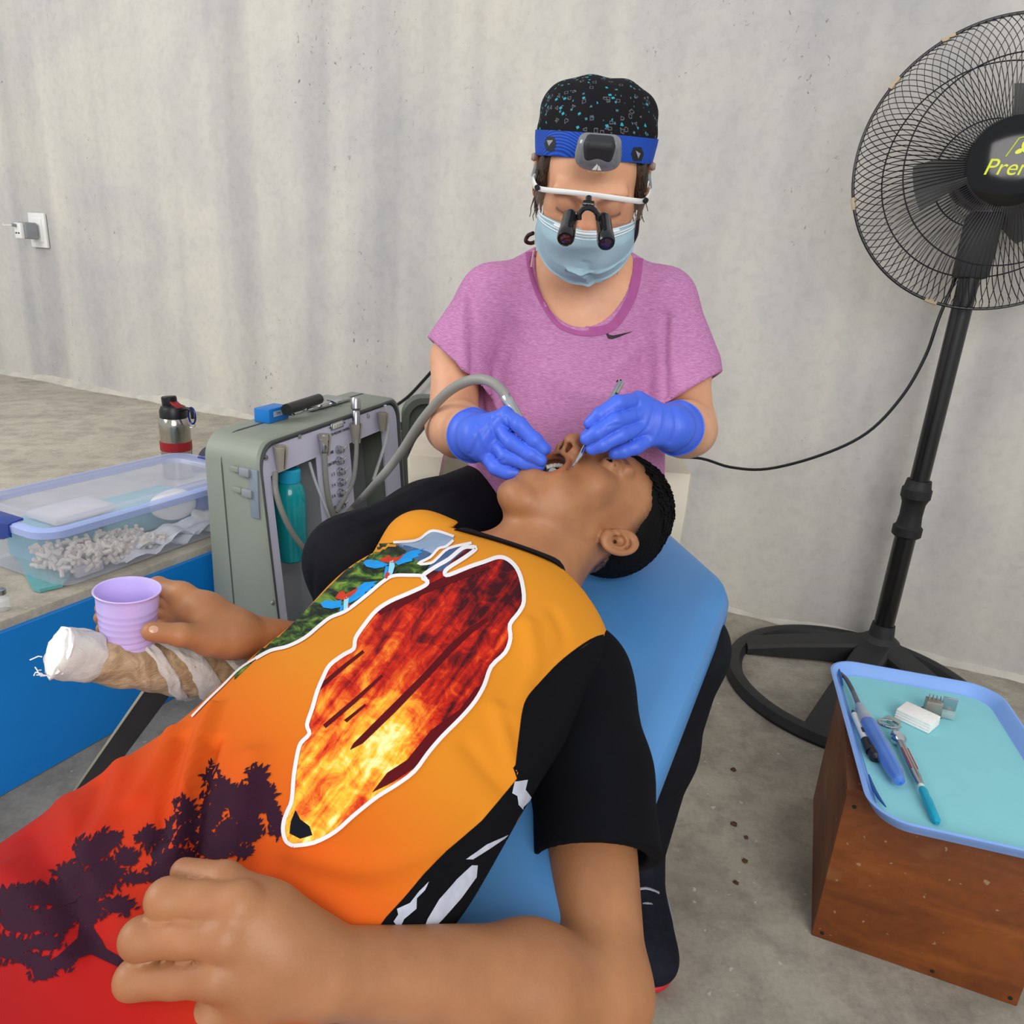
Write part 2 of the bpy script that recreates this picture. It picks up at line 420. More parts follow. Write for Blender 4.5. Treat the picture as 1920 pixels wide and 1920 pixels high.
def concrete(name, a, b, dark, sc=1.0):
    t = NT(name, 0.88); g = t.tc.outputs['Object']
    n1 = t.noise(g, 2.6*sc, 6, 0.62, 0.4); n2 = t.noise(t.map(g, (1, 1, 1), loc=(5, 3, 1)), 14*sc, 6, 0.7); n3 = t.noise(g, 120, 4, 0.6)
    c = t.ramp(n1, [(0.36, a), (0.62, b)])
    c = t.mix(0.6, c, t.ramp(n2, [(0.38, 0.62), (0.56, 1.0)]), 'MULTIPLY')
    c = t.mix(t.ramp(t.noise(t.map(g, (1, 1, 1), loc=(9, 2, 4)), 7*sc, 7, 0.75), [(0.60, 0.0), (0.72, 0.55)]), c, dark)
    c = t.mix(t.ramp(t.noise(t.map(g, loc=(2, 8, 1)), 46, 2), [(0.71, 0.0), (0.74, 0.6)]), c, 'd8d4c8')
    c = t.mix(0.35, c, t.ramp(n3, [(0.35, 0.7), (0.6, 1.0)]), 'MULTIPLY')
    t.bump(t.math('ADD', n2, t.math('MULTIPLY', n3, 0.3)), 0.3, 0.004); return t.col(c)
M_floor = concrete('bare_concrete_floor', '958d80', 'b3ab9d', '6a6358')
M_plat = concrete('pale_concrete_platform', 'b3aa9c', 'c9c1b2', '948a7c')
def struct(o): o['kind'] = 'structure'; return o
o = struct(box('floor', rm(0, 0.4, -0.05), AX, (4.2, 2.6, 0.05), M_floor, None, 0))
# plaster wall as a gently uneven surface with real thickness
nx, nz = 150, 60; vs = []; fs = []
for j in range(nz+1):
    for i in range(nx+1):
        u = -4.2+8.4*i/nx; z = 3.1*j/nz; q = 0.004*math.sin(u*7+math.sin(z*1.3)*1.2)+0.003*math.sin(u*15.3+z*0.7)+0.0025*math.sin(z*3.1+u*2.2)
        vs.append(rm(u, WALLW+q, z))
fs = [(j*(nx+1)+i, j*(nx+1)+i+1, (j+1)*(nx+1)+i+1, (j+1)*(nx+1)+i) for j in range(nz) for i in range(nx)]
bm = bmesh.new(); bv = [bm.verts.new(v) for v in vs]
for f in fs: bm.faces.new([bv[i] for i in f])
add_box(bm, rm(0, WALLW+0.09, 1.55), AX, (4.2, 0.075, 1.55))
struct(bobj('wall_back', bm, M_wall, None))
# raised platform with a sky-blue painted riser
M_riser = mat('blue_gloss_paint', '0f84dc', 0.38, var=0.10, scale=3, bump=0.15, bscale=25)
struct(box('platform', rm(EDGE-1.45-0.006, (WALLW-2.6)/2, PLAT/2), AX, (1.45, (WALLW+2.6)/2, PLAT/2), M_plat, None, 0.006))
bm = bmesh.new(); add_box(bm, rm(EDGE, (WALLW-2.6)/2, PLAT/2-0.008), AX, (0.006, (WALLW+2.6)/2-0.002, PLAT/2-0.010), 0)
struct(bobj('trim_1', bm, M_riser, None))
M_mortar = mat('mortar_fillet', 'c3bfb4', 0.95, var=0.12, scale=14, bump=0.6, bscale=50)
def fillet(name, u0, u1, w0, z0, sz, m):
    bm = bmesh.new(); n = int((u1-u0)/0.03); rows = []
    for i in range(n+1):
        u = u0+(u1-u0)*i/n; a = sz*(0.75+0.35*math.sin(u*9)+0.25*rng.random()); b = sz*(0.8+0.3*math.sin(u*7+2)+0.25*rng.random())
        rows.append([bm.verts.new(p) for p in (rm(u, w0+0.01, z0+b), rm(u, w0-a*0.4, z0+b*0.35), rm(u, w0-a, z0-0.002), rm(u, w0+0.01, z0-0.002))])
    for p, q in zip(rows, rows[1:]):
        for k in range(4): bm.faces.new((p[k], p[(k+1) % 4], q[(k+1) % 4], q[k]))
    struct(bobj(name, bm, m, None))
fillet('baseboard_left', -4.1, EDGE-0.005, WALLW, PLAT, 0.035, M_mortar)
fillet('baseboard_right', EDGE+0.01, 4.1, WALLW, 0, 0.03, M_mortar)

# ---------------------------------------------------------------- wall outlet with charger
M_white = mat('white_plastic', 'e9e9e6', 0.35, var=0.03); M_grey = mat('grey_plastic', '8d9196', 0.45, var=0.05)
M_black = mat('black_plastic', '14151a', 0.38, var=0.15); M_blackm = mat('matte_black', '17181a', 0.6, var=0.2, bump=0.1)
M_chrome = mat('chrome', 'c9ccd0', 0.14, 1.0, var=0.04); M_steel = mat('brushed_steel', 'b9bcc0', 0.28, 1.0, var=0.08, scale=40, stretch=(1, 1, 0.05))
pw = onp(74, 432, rm(0, WALLW, 0), W)
r_ = empty('wall_outlet', pw, 'white wall outlet plate at the far left of the plaster wall', 'outlet')
box('plate', pw-W*0.004, AX, (0.058, 0.006, 0.075), M_white, r_, 0.003)
box('socket_insert', pw-W*0.011, AX, (0.038, 0.004, 0.05), M_white, r_, 0.002)
for dz in (-0.02, 0.02): box('socket_slot', pw-W*0.0152+Z*dz, AX, (0.002, 0.0006, 0.008), M_black, r_, 0)
pc = pw-W*0.012
r_ = empty('phone_charger', pc-W*0.01, 'small white and grey charger plugged into the wall outlet', 'charger')
bm = bmesh.new(); add_box(bm, pc-W*0.040-Z*0.005, AX, (0.026, 0.030, 0.036), 0.007, 3); bobj('adapter_body', bm, M_grey, r_)
box('adapter_face', pc-W*0.078-Z*0.008-U*0.004, AX, (0.025, 0.009, 0.034), M_white, r_, 0.006)
for k in (-1, 1): box('port', pc-W*0.0875-Z*0.018+U*(0.009*k-0.004), AX, (0.005, 0.0008, 0.003), M_black, r_, 0)
tube('plug', [pc-W*0.086-U*0.008+Z*0.014, pc-W*0.105-U*0.009+Z*0.014], 0.007, M_grey, r_, 8)
tube('cable', smoothpath([pc-W*0.104-U*0.009+Z*0.014, pc-W*0.115-U*0.05+Z*0.012, pc-W*0.10-U*0.075+Z*0.02], 5), 0.002, M_white, r_, 6)

# ---------------------------------------------------------------- pedestal fan
FB = onz(1640, 1240, 0); FB[2] = 0
r_ = empty('pedestal_fan', FB, 'black pedestal fan with a wire cage and round ring base by the wall', 'fan')
M_fan = mat('black_fan_enamel', '0d0e10', 0.33, var=0.15, coat=0.3); M_iron = mat('cast_iron_base', '2a2b2c', 0.55, var=0.15, scale=25, bump=0.25)
M_wire = mat('black_wire', '15121a', 0.35, var=0.1); M_hub = mat('glossy_black_hub', '040507', 0.12, var=0.1)
# ring: centre from the measured points of the rim
RC = FB+np.array([-0.135, -0.165, 0]); RR = 0.31
ring = [(RR-0.022, 0.0), (RR+0.022, 0.0), (RR+0.024, 0.008), (RR+0.014, 0.026), (RR, 0.030), (RR-0.014, 0.026), (RR-0.024, 0.008), (RR-0.022, 0.0)]
lathe('base_ring', RC, Z, ring, M_iron, r_, 72, cap=False)
for k in range(4):
    a = math.radians(52+90*k); d = np.array([math.cos(a), math.sin(a), 0]); q = np.array([-d[1], d[0], 0])
    hb = FB+0*d; e = RC+d*(RR-0.008); v = e-hb; L_ = np.linalg.norm(v[:2])
    d = v/np.linalg.norm(v); q = np.array([-d[1], d[0], 0])
    bm = bmesh.new(); secs = []
    for s_, wd, h0, h1 in ((0.0, 0.045, 0.012, 0.075), (0.25, 0.042, 0.010, 0.066), (0.7, 0.038, 0.006, 0.046), (1.0, 0.036, 0.004, 0.028)):
        c0 = hb+v*s_
        secs.append([bm.verts.new(c0+q*x*wd+Z*z) for x, z in ((-1, h0), (1, h0), (1, h1-0.008), (0.8, h1), (-0.8, h1), (-1, h1-0.008))])
    for p, g in zip(secs, secs[1:]):
        for i in range(6): bm.faces.new((p[i], p[(i+1) % 6], g[(i+1) % 6], g[i]))
    bm.faces.new(secs[0][::-1]); bm.faces.new(secs[-1]); bobj('base_spoke', bm, M_iron, r_)
lathe('base_hub', FB+Z*0.01, Z, [(0.055, 0), (0.057, 0.03), (0.052, 0.06), (0.034, 0.075), (0.030, 0.11)], M_iron, r_, 28)
lathe('lower_pole', FB+Z*0.1, Z, [(0.0265, 0), (0.0265, 0.31)], M_fan, r_, 24)
lathe('height_collar', FB+Z*0.385, Z, [(0.030, 0), (0.037, 0.006), (0.037, 0.028), (0.031, 0.034), (0.028, 0.06), (0.029, 0.095), (0.034, 0.108), (0.037, 0.112), (0.037, 0.135), (0.033, 0.14), (0.030, 0.16)], M_blackm, r_, 28)
lathe('upper_pole', FB+Z*0.52, Z, [(0.0235, 0), (0.0235, 0.58)], M_fan, r_, 24)
fa = math.radians(-15); ff = np.array([math.sin(fa), -math.cos(fa), 0.03]); ff /= np.linalg.norm(ff)
fx, fy, fz = frame(ff, (1, 0, 0)); fy = np.cross(fz, fx)
HC = FB+np.array([-0.004, 0, 1.294])+ff*0.05; GR = 0.309
box('motor_bracket', FB+Z*1.13+ff*0.0, (fx, fz, Z), (0.036, 0.03, 0.075), mat('grey_bracket', '2c2e2f', 0.6), r_, 0.01)
lathe('motor_housing', HC-ff*0.17, ff, [(0.05, 0), (0.072, 0.02), (0.078, 0.07), (0.07, 0.10), (0.03, 0.11)], M_fan, r_, 32)
# three blades at rest
for k in range(3):
    a0 = math.radians(181+120*k); bm = bmesh.new(); rows = []
    for i in range(9):
        r0 = 0.045+0.130*i/8; hw = math.radians(26-8*(i/8))*1.0; tw = 0.030*(1-0.4*i/8)
        row = []
        for j in range(7):
            s_ = -1+2*j/6; a = a0+s_*hw+0.25*(i/8); row.append(bm.verts.new(HC+ff*(-0.018+tw*s_-0.012*s_*s_)+r0*(math.cos(a)*fx+math.sin(a)*fy)))
        rows.append(row)
    for p, q in zip(rows, rows[1:]):
        for j in range(6): bm.faces.new((p[j], p[j+1], q[j+1], q[j]))
    bmesh.ops.solidify(bm, geom=bm.faces[:], thickness=0.002)
    bobj('blade', bm, mat('smoke_grey_blade', '6d6f6b', 0.4), r_)
lathe('blade_spinner', HC-ff*0.06, ff, [(0.045, 0), (0.047, 0.05), (0.035, 0.065), (0.001, 0.07)], M_fan, r_, 24)
def guard(name, sgn, tw, n, rim_in):
    bm = bmesh.new()
    for k in range(n):
        a0 = 2*PI*k/n; P = []
        for i in range(17):
            s_ = i/16; rr = 0.078+(GR-0.078)*s_; dep = sgn*(0.018+0.062*(1-s_**2.4)**0.55) if s_ < 1 else 0
            a = a0+tw*max(0, (s_-0.62)/0.38)**1.4*0.13+(0.012*math.sin(s_*9+1.0)*(1-s_))
            P.append(HC+ff*dep+rr*(math.cos(a)*fx+math.sin(a)*fy))
        add_tube(bm, P, 0.00118 if sgn > 0 else 0.0009, 4, caps=False)
    o = bobj(name, bm, M_wire, r_); o['kind'] = 'stuff'
    for rr in rim_in:
        s_ = (rr-0.078)/(GR-0.078); dep = sgn*(0.018+0.062*(1-s_**2.4)**0.55)
        tube('guard_ring', [HC+ff*(dep+0.001*sgn)+rr*(math.cos(a)*fx+math.sin(a)*fy) for a in np.linspace(0, 2*PI, 97)[:-1]], 0.0017, M_wire, r_, 6, closed=True)
guard('front_wires', 1, 1, 132, (0.215,))
guard('rear_wires', -1, -1, 92, (0.235, 0.12))
tube('guard_rim', [HC+GR*(math.cos(a)*fx+math.sin(a)*fy) for a in np.linspace(0, 2*PI, 145)[:-1]], 0.0036, M_wire, r_, 8, closed=True)
hub = lathe('hub_cap', HC+ff*0.068, ff, [(0.092, 0), (0.094, 0.006), (0.091, 0.014), (0.075, 0.020), (0.04, 0.0245), (0.001, 0.026)], M_hub, r_, 56)
# yellow clips of tape and bare wire on the rim
M_tape = mat('yellowed_clear_tape', 'b9a88c', 0.5, var=0.1)
for a in (122, 146, 196, 254):
    a = math.radians(a); tube('rim_tape', [HC+GR*(math.cos(b)*fx+math.sin(b)*fy) for b in np.linspace(a-0.045, a+0.045, 7)], 0.0062, M_tape, r_, 8)
# yellow lettering on the hub: a fan mark inside a triangle and the word under it
M_yel = mat('yellow_print', 'd9e021', 0.4, var=0.02)
def text(name, s, c, xax, yax, size, mt, parent, ext=0.0004, align='CENTER', shear=0.0):
    cu = bpy.data.curves.new(name, 'FONT'); cu.body = s; cu.size = size; cu.extrude = ext; cu.align_x = align; cu.align_y = 'CENTER'; cu.shear = shear
    tmp = bpy.data.objects.new(name, cu); C.objects.link(tmp); bpy.context.view_layer.update()
    me = bpy.data.meshes.new_from_object(tmp.evaluated_get(bpy.context.evaluated_depsgraph_get())); C.objects.unlink(tmp); bpy.data.objects.remove(tmp)
    x = np.array(xax, float); x /= np.linalg.norm(x); y = np.array(yax, float); y -= y.dot(x)*x; y /= np.linalg.norm(y); z = np.cross(x, y)
    for v in me.vertices: v.co = Vector(np.array(c)+x*v.co.x+y*v.co.y+z*v.co.z)
    me.materials.clear(); me.name = name; return put(name, me, mt, parent, False)
upv = np.cross(fz, fx) if np.cross(fz, fx)[2] > 0 else -np.cross(fz, fx)
rgt = np.cross(upv, fz); rgt = rgt if rgt[0] > 0 else -rgt
o = text('hub_lettering', 'Premier', HC+ff*0.1-upv*0.016+rgt*0.016, rgt, upv+rgt*0.06, 0.046, M_yel, r_, 0.0006, shear=0.25)
P = coords(o).astype(float)                                   # wrap the letters on the domed cap
q = P-(HC+ff*0.068); rr = np.linalg.norm(q-np.outer(q@ff, ff), axis=1)
dome = np.interp(rr, [0, 0.04, 0.075, 0.091], [0.026, 0.0245, 0.020, 0.014])
setco(o, P+np.outer(dome+0.0007-(q@ff), ff)+np.outer((q@ff-(q@ff).mean()), ff))
def hp(x, y):
    r0 = math.hypot(x, y); x += 0.008; r0 = math.hypot(x, y); return HC+ff*(0.068+float(np.interp(r0, [0, 0.04, 0.075, 0.091], [0.026, 0.0245, 0.020, 0.014]))+0.001)+rgt*x+upv*y
bm = bmesh.new()
for a, b in (((-0.030, 0.006), (-0.012, 0.043)), ((-0.012, 0.043), (0.0, 0.046)), ((0.0, 0.046), (0.012, 0.043)), ((0.012, 0.043), (0.030, 0.006))):
    add_tube(bm, [hp(a[0]+(b[0]-a[0])*i/6, a[1]+(b[1]-a[1])*i/6) for i in range(7)], 0.0011, 6)
for k in range(3):
    a = math.radians(90+120*k); cx, cy = 0.0075*math.cos(a), 0.021+0.0075*math.sin(a)
    bm.faces.new([bm.verts.new(hp(cx+0.0085*math.cos(a)*math.cos(b)-0.0045*math.sin(a)*math.sin(b), cy+0.0085*math.sin(a)*math.cos(b)+0.0045*math.cos(a)*math.sin(b))) for b in np.linspace(0, 2*PI, 15)[:-1]])
bobj('hub_emblem', bm, M_yel, r_, False)
tube('power_cable', [FB+Z*1.09+np.array([-0.01, 0.03, 0]), onp(1762, 592, FB, W), onp(1735, 668, FB, W), onp(1690, 745, FB, W), onp(1625, 812, FB, W), onp(1540, 853, FB, W), onp(1440, 879, FB, W), onp(1370, 876, FB, W), onp(1300, 858, FB, W), onp(1200, 870, FB, W), onp(1130, 930, FB, W)], 0.0042, M_black, r_, 8, 6)

# ---------------------------------------------------------------- wooden crate and instrument tray
M_wood = NT('red_brown_varnished_plywood', 0.5); t = M_wood; g = t.tc.outputs['Object']
n1 = t.noise(t.map(g, (1, 1, 3.0)), 6, 4, 0.6, 0.6); n2 = t.noise(g, 90, 4)
c = t.ramp(n1, [(0.3, '6a3412'), (0.55, '864618'), (0.75, '97541f')]); c = t.mix(0.4, c, t.ramp(n2, [(0.3, 0.7), (0.6, 1.0)]), 'MULTIPLY')
c = t.mix(t.ramp(t.noise(t.map(g, loc=(1, 5, 2)), 90, 1), [(0.74, 0.0), (0.77, 0.4)]), c, 'c4a98c'); c = t.mix(t.ramp(t.noise(t.map(g, loc=(7, 5, 2)), 11, 2), [(0.66, 0.0), (0.8, 0.5)]), c, 'a37249')
t.bump(n2, 0.1, 0.001); M_wood = t.col(c)
B0 = np.array([0.536, 0.932, 0]); B1 = np.array([0.808, 0.828, 0]); B2 = np.array([0.638, 1.285, 0])
bu = B1-B0; bw_ = B2-B0; bl, bd = np.linalg.norm(bu), np.linalg.norm(bw_); bu /= bl; bw_ = np.array([-bu[1], bu[0], 0])
BC = B0+bu*bl/2+bw_*bd/2; BH = 0.28; r_ = empty('wooden_crate', BC, 'red-brown plywood crate standing on the floor under the blue tray', 'crate'); bax = (bu, bw_, Z); th = 0.007
for nm, c0, hf in (('front_panel', BC-bw_*(bd/2-th)+Z*BH/2, (bl/2, th, BH/2)), ('back_panel', BC+bw_*(bd/2-th)+Z*BH/2, (bl/2, th, BH/2)),
                   ('side_panel', BC-bu*(bl/2-th)+Z*BH/2, (th, bd/2-2*th-0.0006, BH/2-0.001)), ('side_panel', BC+bu*(bl/2-th)+Z*BH/2, (th, bd/2-2*th-0.0006, BH/2-0.001)),
                   ('top_panel', BC+Z*(BH+th), (bl/2+0.002, bd/2+0.002, th))): box(nm, c0, bax, hf, M_wood, r_, 0.002)
for x in (-0.45, 0.1, 0.46):
    for z in (0.012, 0.262): lathe('nail_head', B0+bu*(bl/2+bl*x)-bw_*0.0004+Z*z, -bw_, [(0.0035, -0.001), (0.003, 0.0006), (0.0005, 0.001)], M_blackm, r_, 8)
TH = BH+2*th+0.001
ta = np.array([0.25, 0.968, 0]); ta /= np.linalg.norm(ta); tb = np.array([ta[1], -ta[0], 0]); TC = np.array([0.733, 1.048, TH])-ta*.018; ta_h, tb_h = 0.236, 0.150
M_tray = mat('light_blue_plastic_tray', '86aef0', 0.42, var=0.04, scale=8); M_liner = mat('pale_aqua_paper_liner', '8fd2da', 0.85, var=0.02, scale=20, bump=0.1)
r_ = empty('instrument_tray', TC, 'light blue plastic tray with raised rim on top of the wooden crate', 'tray')
bm = bmesh.new(); rings = []
for ins, z, rad in ((0.014, 0, 0.045), (0.006, 0.012, 0.05), (0, 0.020, 0.055), (-0.001, 0.0225, 0.056), (0.003, 0.0235, 0.053), (0.009, 0.019, 0.048), (0.015, 0.006, 0.042), (0.019, 0.0025, 0.04)):
    rings.append([bm.verts.new(TC+tb*x+ta*y+Z*z) for x, y in roundrect(tb_h-ins, ta_h-ins, rad, 8)])
for a, b in zip(rings, rings[1:]):
    for k in range(len(a)): bm.faces.new((a[k], a[(k+1) % len(a)], b[(k+1) % len(a)], b[k]))
bm.faces.new(rings[0][::-1]); bm.faces.new(rings[-1]); bobj('tray_body', bm, M_tray, r_)
ln = prism('tray_liner', [TC+tb*x+ta*y+Z*0.0030 for x, y in roundrect(tb_h-0.021, ta_h-0.021, 0.038, 8)], Z*0.0006, M_liner)
tag(ln, 'pale aqua paper liner lying flat inside the blue tray', 'paper')
TZ = TH+0.0042
def tp(px, py, h=0.0): return onz(px, py, TZ+h)
M_blueh = mat('blue_gloss_plastic', '0f6fd6', 0.2, var=0.1, coat=0.5); M_clear = mat('clear_plastic_sleeve', 'dfe9ee', 0.08, alpha=0.10, var=0.02); M_teal = mat('teal_plastic', '10a3c0', 0.35, var=0.08)
M_cotton = mat('white_cotton', 'f4f3f0', 0.95, var=0.03, scale=60, bump=0.5, bscale=200)
# curing light wrapped in a clear sleeve
r_ = empty('curing_light', tp(1655, 1430), 'blue curing light with grey collar and dark glass tip wrapped in clear sleeve', 'dental tool')
a, b = tp(1625, 1352, 0.014), tp(1688, 1467, 0.014); d = b-a; L_ = np.linalg.norm(d)
lathe('handle', a, d, [(0.004, 0), (0.0125, 0.006), (0.0135, 0.03), (0.0125, L_*0.6), (0.0115, L_*0.85), (0.008, L_-0.003), (0.001, L_)], M_blueh, r_, 24)
a2 = tp(1610, 1322, 0.014); d2 = a-a2; L2 = np.linalg.norm(d2)
lathe('collar', a2, d2, [(0.006, 0), (0.0085, 0.01), (0.0115, L2-0.002), (0.0115, L2+0.004)], mat('light_grey_collar', 'a9b4c4', 0.4), r_, 20)
tube('light_guide', [a2+d2*0.1, tp(1600, 1298, 0.012), tp(1588, 1275, 0.012), tp(1576, 1262, 0.008)], [0.005, 0.0042, 0.004, 0.003], mat('dark_glass_fibre', '4b4a55', 0.15), r_, 12, 5)
lathe('barrier_sleeve', a-d*0.05, d, [(0.0145, 0), (0.0152, 0.03), (0.0142, L_*0.9), (0.011, L_*1.03), (0.002, L_*1.06)], M_clear, r_, 20, cap=False)
lathe('sleeve_cuff', tp(1600, 1300, 0.011), d2, [(0.006, 0), (0.008, 0.008), (0.009, L2*0.9)], M_clear, r_, 16, cap=False)
# marker with black cap
r_ = empty('marker_pen', tp(1618, 1378), 'white-barrelled marker with black cap lying along the left rim of the tray', 'pen')
a, b = tp(1602, 1340, 0.008), tp(1623, 1388, 0.008); tube('barrel', [a, b], 0.0056, M_white, r_, 14); tube('tip', [a-(b-a)*0.18, a], [0.0015, 0.005], M_black, r_, 12)
tube('cap', [b, b+(b-a)*0.42], 0.0075, M_black, r_, 14); box('barrel_print', a+(b-a)*0.72+Z*0.0056, frame(b-a), (0.002, 0.0015, 0.006), M_black, r_, 0)
r_ = empty('rubber_bulb', tp(1638, 1412), 'small black rubber bulb beside the white marker on the tray', 'dental tool')
lathe('bulb', tp(1632, 1402, 0.008), tp(1646, 1428, 0.008)-tp(1632, 1402, 0.008), [(0.002, -0.004), (0.007, 0), (0.009, 0.006), (0.0085, 0.013), (0.0095, 0.019), (0.009, 0.026), (0.003, 0.031)], M_black, r_, 18)
tube('stem', [tp(1628, 1390, 0.006), tp(1634, 1404, 0.008)], 0.0028, M_black, r_, 8)
# aspirating syringe: thumb ring, joint, barrel, capped needle
r_ = empty('dental_syringe', tp(1700, 1400), 'chrome thumb-ring syringe with a teal needle cap in the middle of the tray', 'syringe')
rc = tp(1667, 1357, 0.013); ra = tp(1684, 1379, 0.01)-rc; ra /= np.linalg.norm(ra)
rx_, ry_, _ = frame(Z, ra); tube('thumb_ring', [rc+(rx_*math.cos(q)*0.016+ry_*math.sin(q)*0.016)+Z*0.003*math.cos(q) for q in np.linspace(0, 2*PI, 33)[:-1]], 0.0032, M_chrome, r_, 10, closed=True)
a, b = tp(1679, 1374, 0.010), tp(1730, 1480, 0.010); d = b-a; L_ = np.linalg.norm(d)
lathe('finger_grip', a, d, [(0.003, 0), (0.009, 0.003), (0.010, 0.009), (0.005, 0.014), (0.008, 0.017), (0.012, 0.020), (0.009, 0.026), (0.004, 0.03)], M_chrome, r_, 20)
lathe('barrel', a+d/L_*0.028, d, [(0.0062, 0), (0.0066, 0.002), (0.0066, L_-0.055), (0.0055, L_-0.045), (0.0035, L_-0.03)], M_steel, r_, 18)
for sg in (-1, 1): box('barrel_slot', a+d*0.52+np.cross(d/L_, Z)*0.0042*sg+Z*0.0045, frame(d), (0.001, 0.0012, L_*0.18), mat('amber_cartridge', 'a5242e', 0.3), r_, 0)
tube('needle_hub', [a+d*0.93, b], 0.0045, M_white, r_, 12)
lathe('needle_cap', b-d*0.02, tp(1757, 1542, 0.006)-b, [(0.0045, 0), (0.0062, 0.006), (0.0058, 0.02), (0.0068, 0.024), (0.0062, 0.05), (0.0062, 0.066), (0.003, 0.071)], M_teal, r_, 16)
# gauze, metal bur block, blade
g0, g1, g2 = tp(1672, 1348), tp(1728, 1387), tp(1762, 1358)
gu = g2-g1; gw = g1-g0; gc = tp(1718, 1353); gux = gu/np.linalg.norm(gu); gwx = np.cross(Z, gux)
r_ = empty('gauze_stack', gc, 'folded white gauze square lying on the aqua tray liner', 'gauze')
for k in range(4): box('gauze_layer', gc+Z*(0.0024+k*0.0046)+gux*rng.uniform(-.0006, .0006), (gux, gwx, Z), (0.0225-k*0.0003, 0.029, 0.0023), M_cotton, r_, 0.0016)
gt = tp(1672, 1352); gtr = box('gauze_tab', gt+Z*0.0012, (gux, gwx, Z), (0.012, 0.011, 0.001), mat('translucent_tape', 'a9b7b4', 0.4, alpha=0.7), None, 0.0003)
tag(gtr, 'small grey translucent tab sticking out beside the gauze', 'tape')
bb = tp(1755, 1340); r_ = empty('bur_block', bb, 'small metal bur block with a hinged lid near the far rim of the tray', 'dental tool')
bx = np.array([0.93, -0.36, 0]); by = np.array([0.36, 0.93, 0])
box('block', bb+Z*0.014-bx*0.008, (bx, by, Z), (0.013, 0.010, 0.013), mat('perforated_steel', '9a958c', 0.4, 0.6), r_, 0.001)
box('block_base', bb+Z*0.0018-bx*0.008, (bx, by, Z), (0.0145, 0.012, 0.0016), M_black, r_, 0.0005)
for i in range(4):
    for j in range(2): tube('bur', [bb+Z*0.025-bx*(0.017-i*0.006)+by*(j*0.008-0.004), bb+Z*0.036-bx*(0.017-i*0.006)+by*(j*0.008-0.004)], 0.0009, M_chrome, r_, 6)
box('lid', bb+Z*0.026+bx*0.016+by*0.002, (bx, by, Z), (0.0115, 0.0015, 0.012), M_steel, r_, 0.0006)
box('lid_shelf', bb+Z*0.008+bx*0.016, (bx, by, Z), (0.0105, 0.009, 0.006), mat('frosted_lid', 'b4c7c6', 0.3, alpha=0.6), r_, 0.001)
a, b = tp(1632, 1470, 0.004), tp(1652, 1500, 0.004)
sc = empty('probe', a, 'thin dark blue curved probe along the near left rim of the tray', 'dental tool')
tube('shaft', [tp(1629, 1452, 0.006), tp(1637, 1476, 0.006), tp(1648, 1496, 0.006), tp(1661, 1513, 0.006)], [0.0008, 0.0028, 0.0026, 0.0008], mat('dark_blue_plastic', '14508f', 0.3), sc, 8, 4)
tube('hook', [tp(1573, 1252, 0.012), tp(1576, 1268, 0.010), tp(1580, 1285, 0.006)], [0.0006, 0.003, 0.001], mat('dark_blue_plastic', '14508f', 0.3), sc, 8, 3)

# little crumbs of plaster and brown spots on the floor by the chair
M_crumb = mat('brown_crumb', '5b4231', 0.9); M_crumbw = mat('pale_crumb', 'd8d2c6', 0.9)
for i, (px, py, s_, lb) in enumerate(((1375, 1443, .0055, 'dark brown crumb on the floor nearest the fan base'), (1376, 1545, .006, 'brown double crumb on the floor in the middle of the row'), (1399, 1570, .004, 'small reddish crumb just right of the double crumb'), (1397, 1614, .005, 'brown flat crumb below the reddish one on the floor'), (1380, 1655, .0045, 'reddish crumb nearest the shoe on the floor'))):
    p = onz(px, py, 0.002); bm = bmesh.new(); bmesh.ops.create_icosphere(bm, subdivisions=2, radius=s_)
    for v in bm.verts: v.co *= 1+0.35*math.sin(v.co.x*900+v.co.y*1300+i); v.co.z *= 0.45; v.co += Vector(p)
    tag(bobj('floor_crumb', bm, M_crumb), lb, 'crumb', 'crumbs on the concrete floor')

# ================================================================ LEFT SIDE: case, bin, flask
M_case = mat('grey_green_case_shell', '8b9186', 0.5, var=0.06, scale=6, bump=0.15, bscale=220); M_lip = mat('dark_grey_gasket', '4c5154', 0.5, var=0.1)
M_panel = mat('white_anodised_panel', 'd3d3ea', 0.35, var=0.02, scale=10); M_inside = mat('grey_case_interior', 'c2c6cc', 0.6, var=0.1, scale=4)
CH = 0.64; C0 = onz(479, 832, CH); c1 = np.array([0.25, 0.965, 0]); c1 /= np.linalg.norm(c1); c2 = np.array([-0.90, 0.43, 0]); c2 /= np.linalg.norm(c2); CL, CD = 0.70, 0.155
lean = 0.10; cn = np.array([-c2[0], -c2[1], lean]); cn /= np.linalg.norm(cn)      # front faces the chair and leans back a little
cz = Z-c2*lean*0+(-c2)*(-lean); cz = np.array([0, 0, 1.0])+c2*lean; czl = cz      # up along the front face
def cs(s, z, d=0.0): return C0+c1*s+czl*(z-CH)-(-c2)*0+c2*d                     # s along, z height, d depth into the case
def cpx(px, py, d=0.0):
    return onp(px, py, C0+c2*d, np.cross(c1, czl))
root = empty('dental_unit_case', C0+c1*CL/2+c2*CD/2-Z*CH, 'grey-green portable dental unit case with white front panel beside the platform', 'case')
def rr_sz(ins, rad): return [(CL/2+x, CH/2+y) for x, y in roundrect(CL/2-ins, CH/2-ins, rad, 7)]
bm = bmesh.new(); loops = []
back = lambda s, z, d: C0+c1*s+Z*(z-CH)+c2*d
def mixd(s, z, d): # front leans, back stays upright
    k = d/CD; return cs(s, z, d)*(1-k)+back(s, z, d)*k
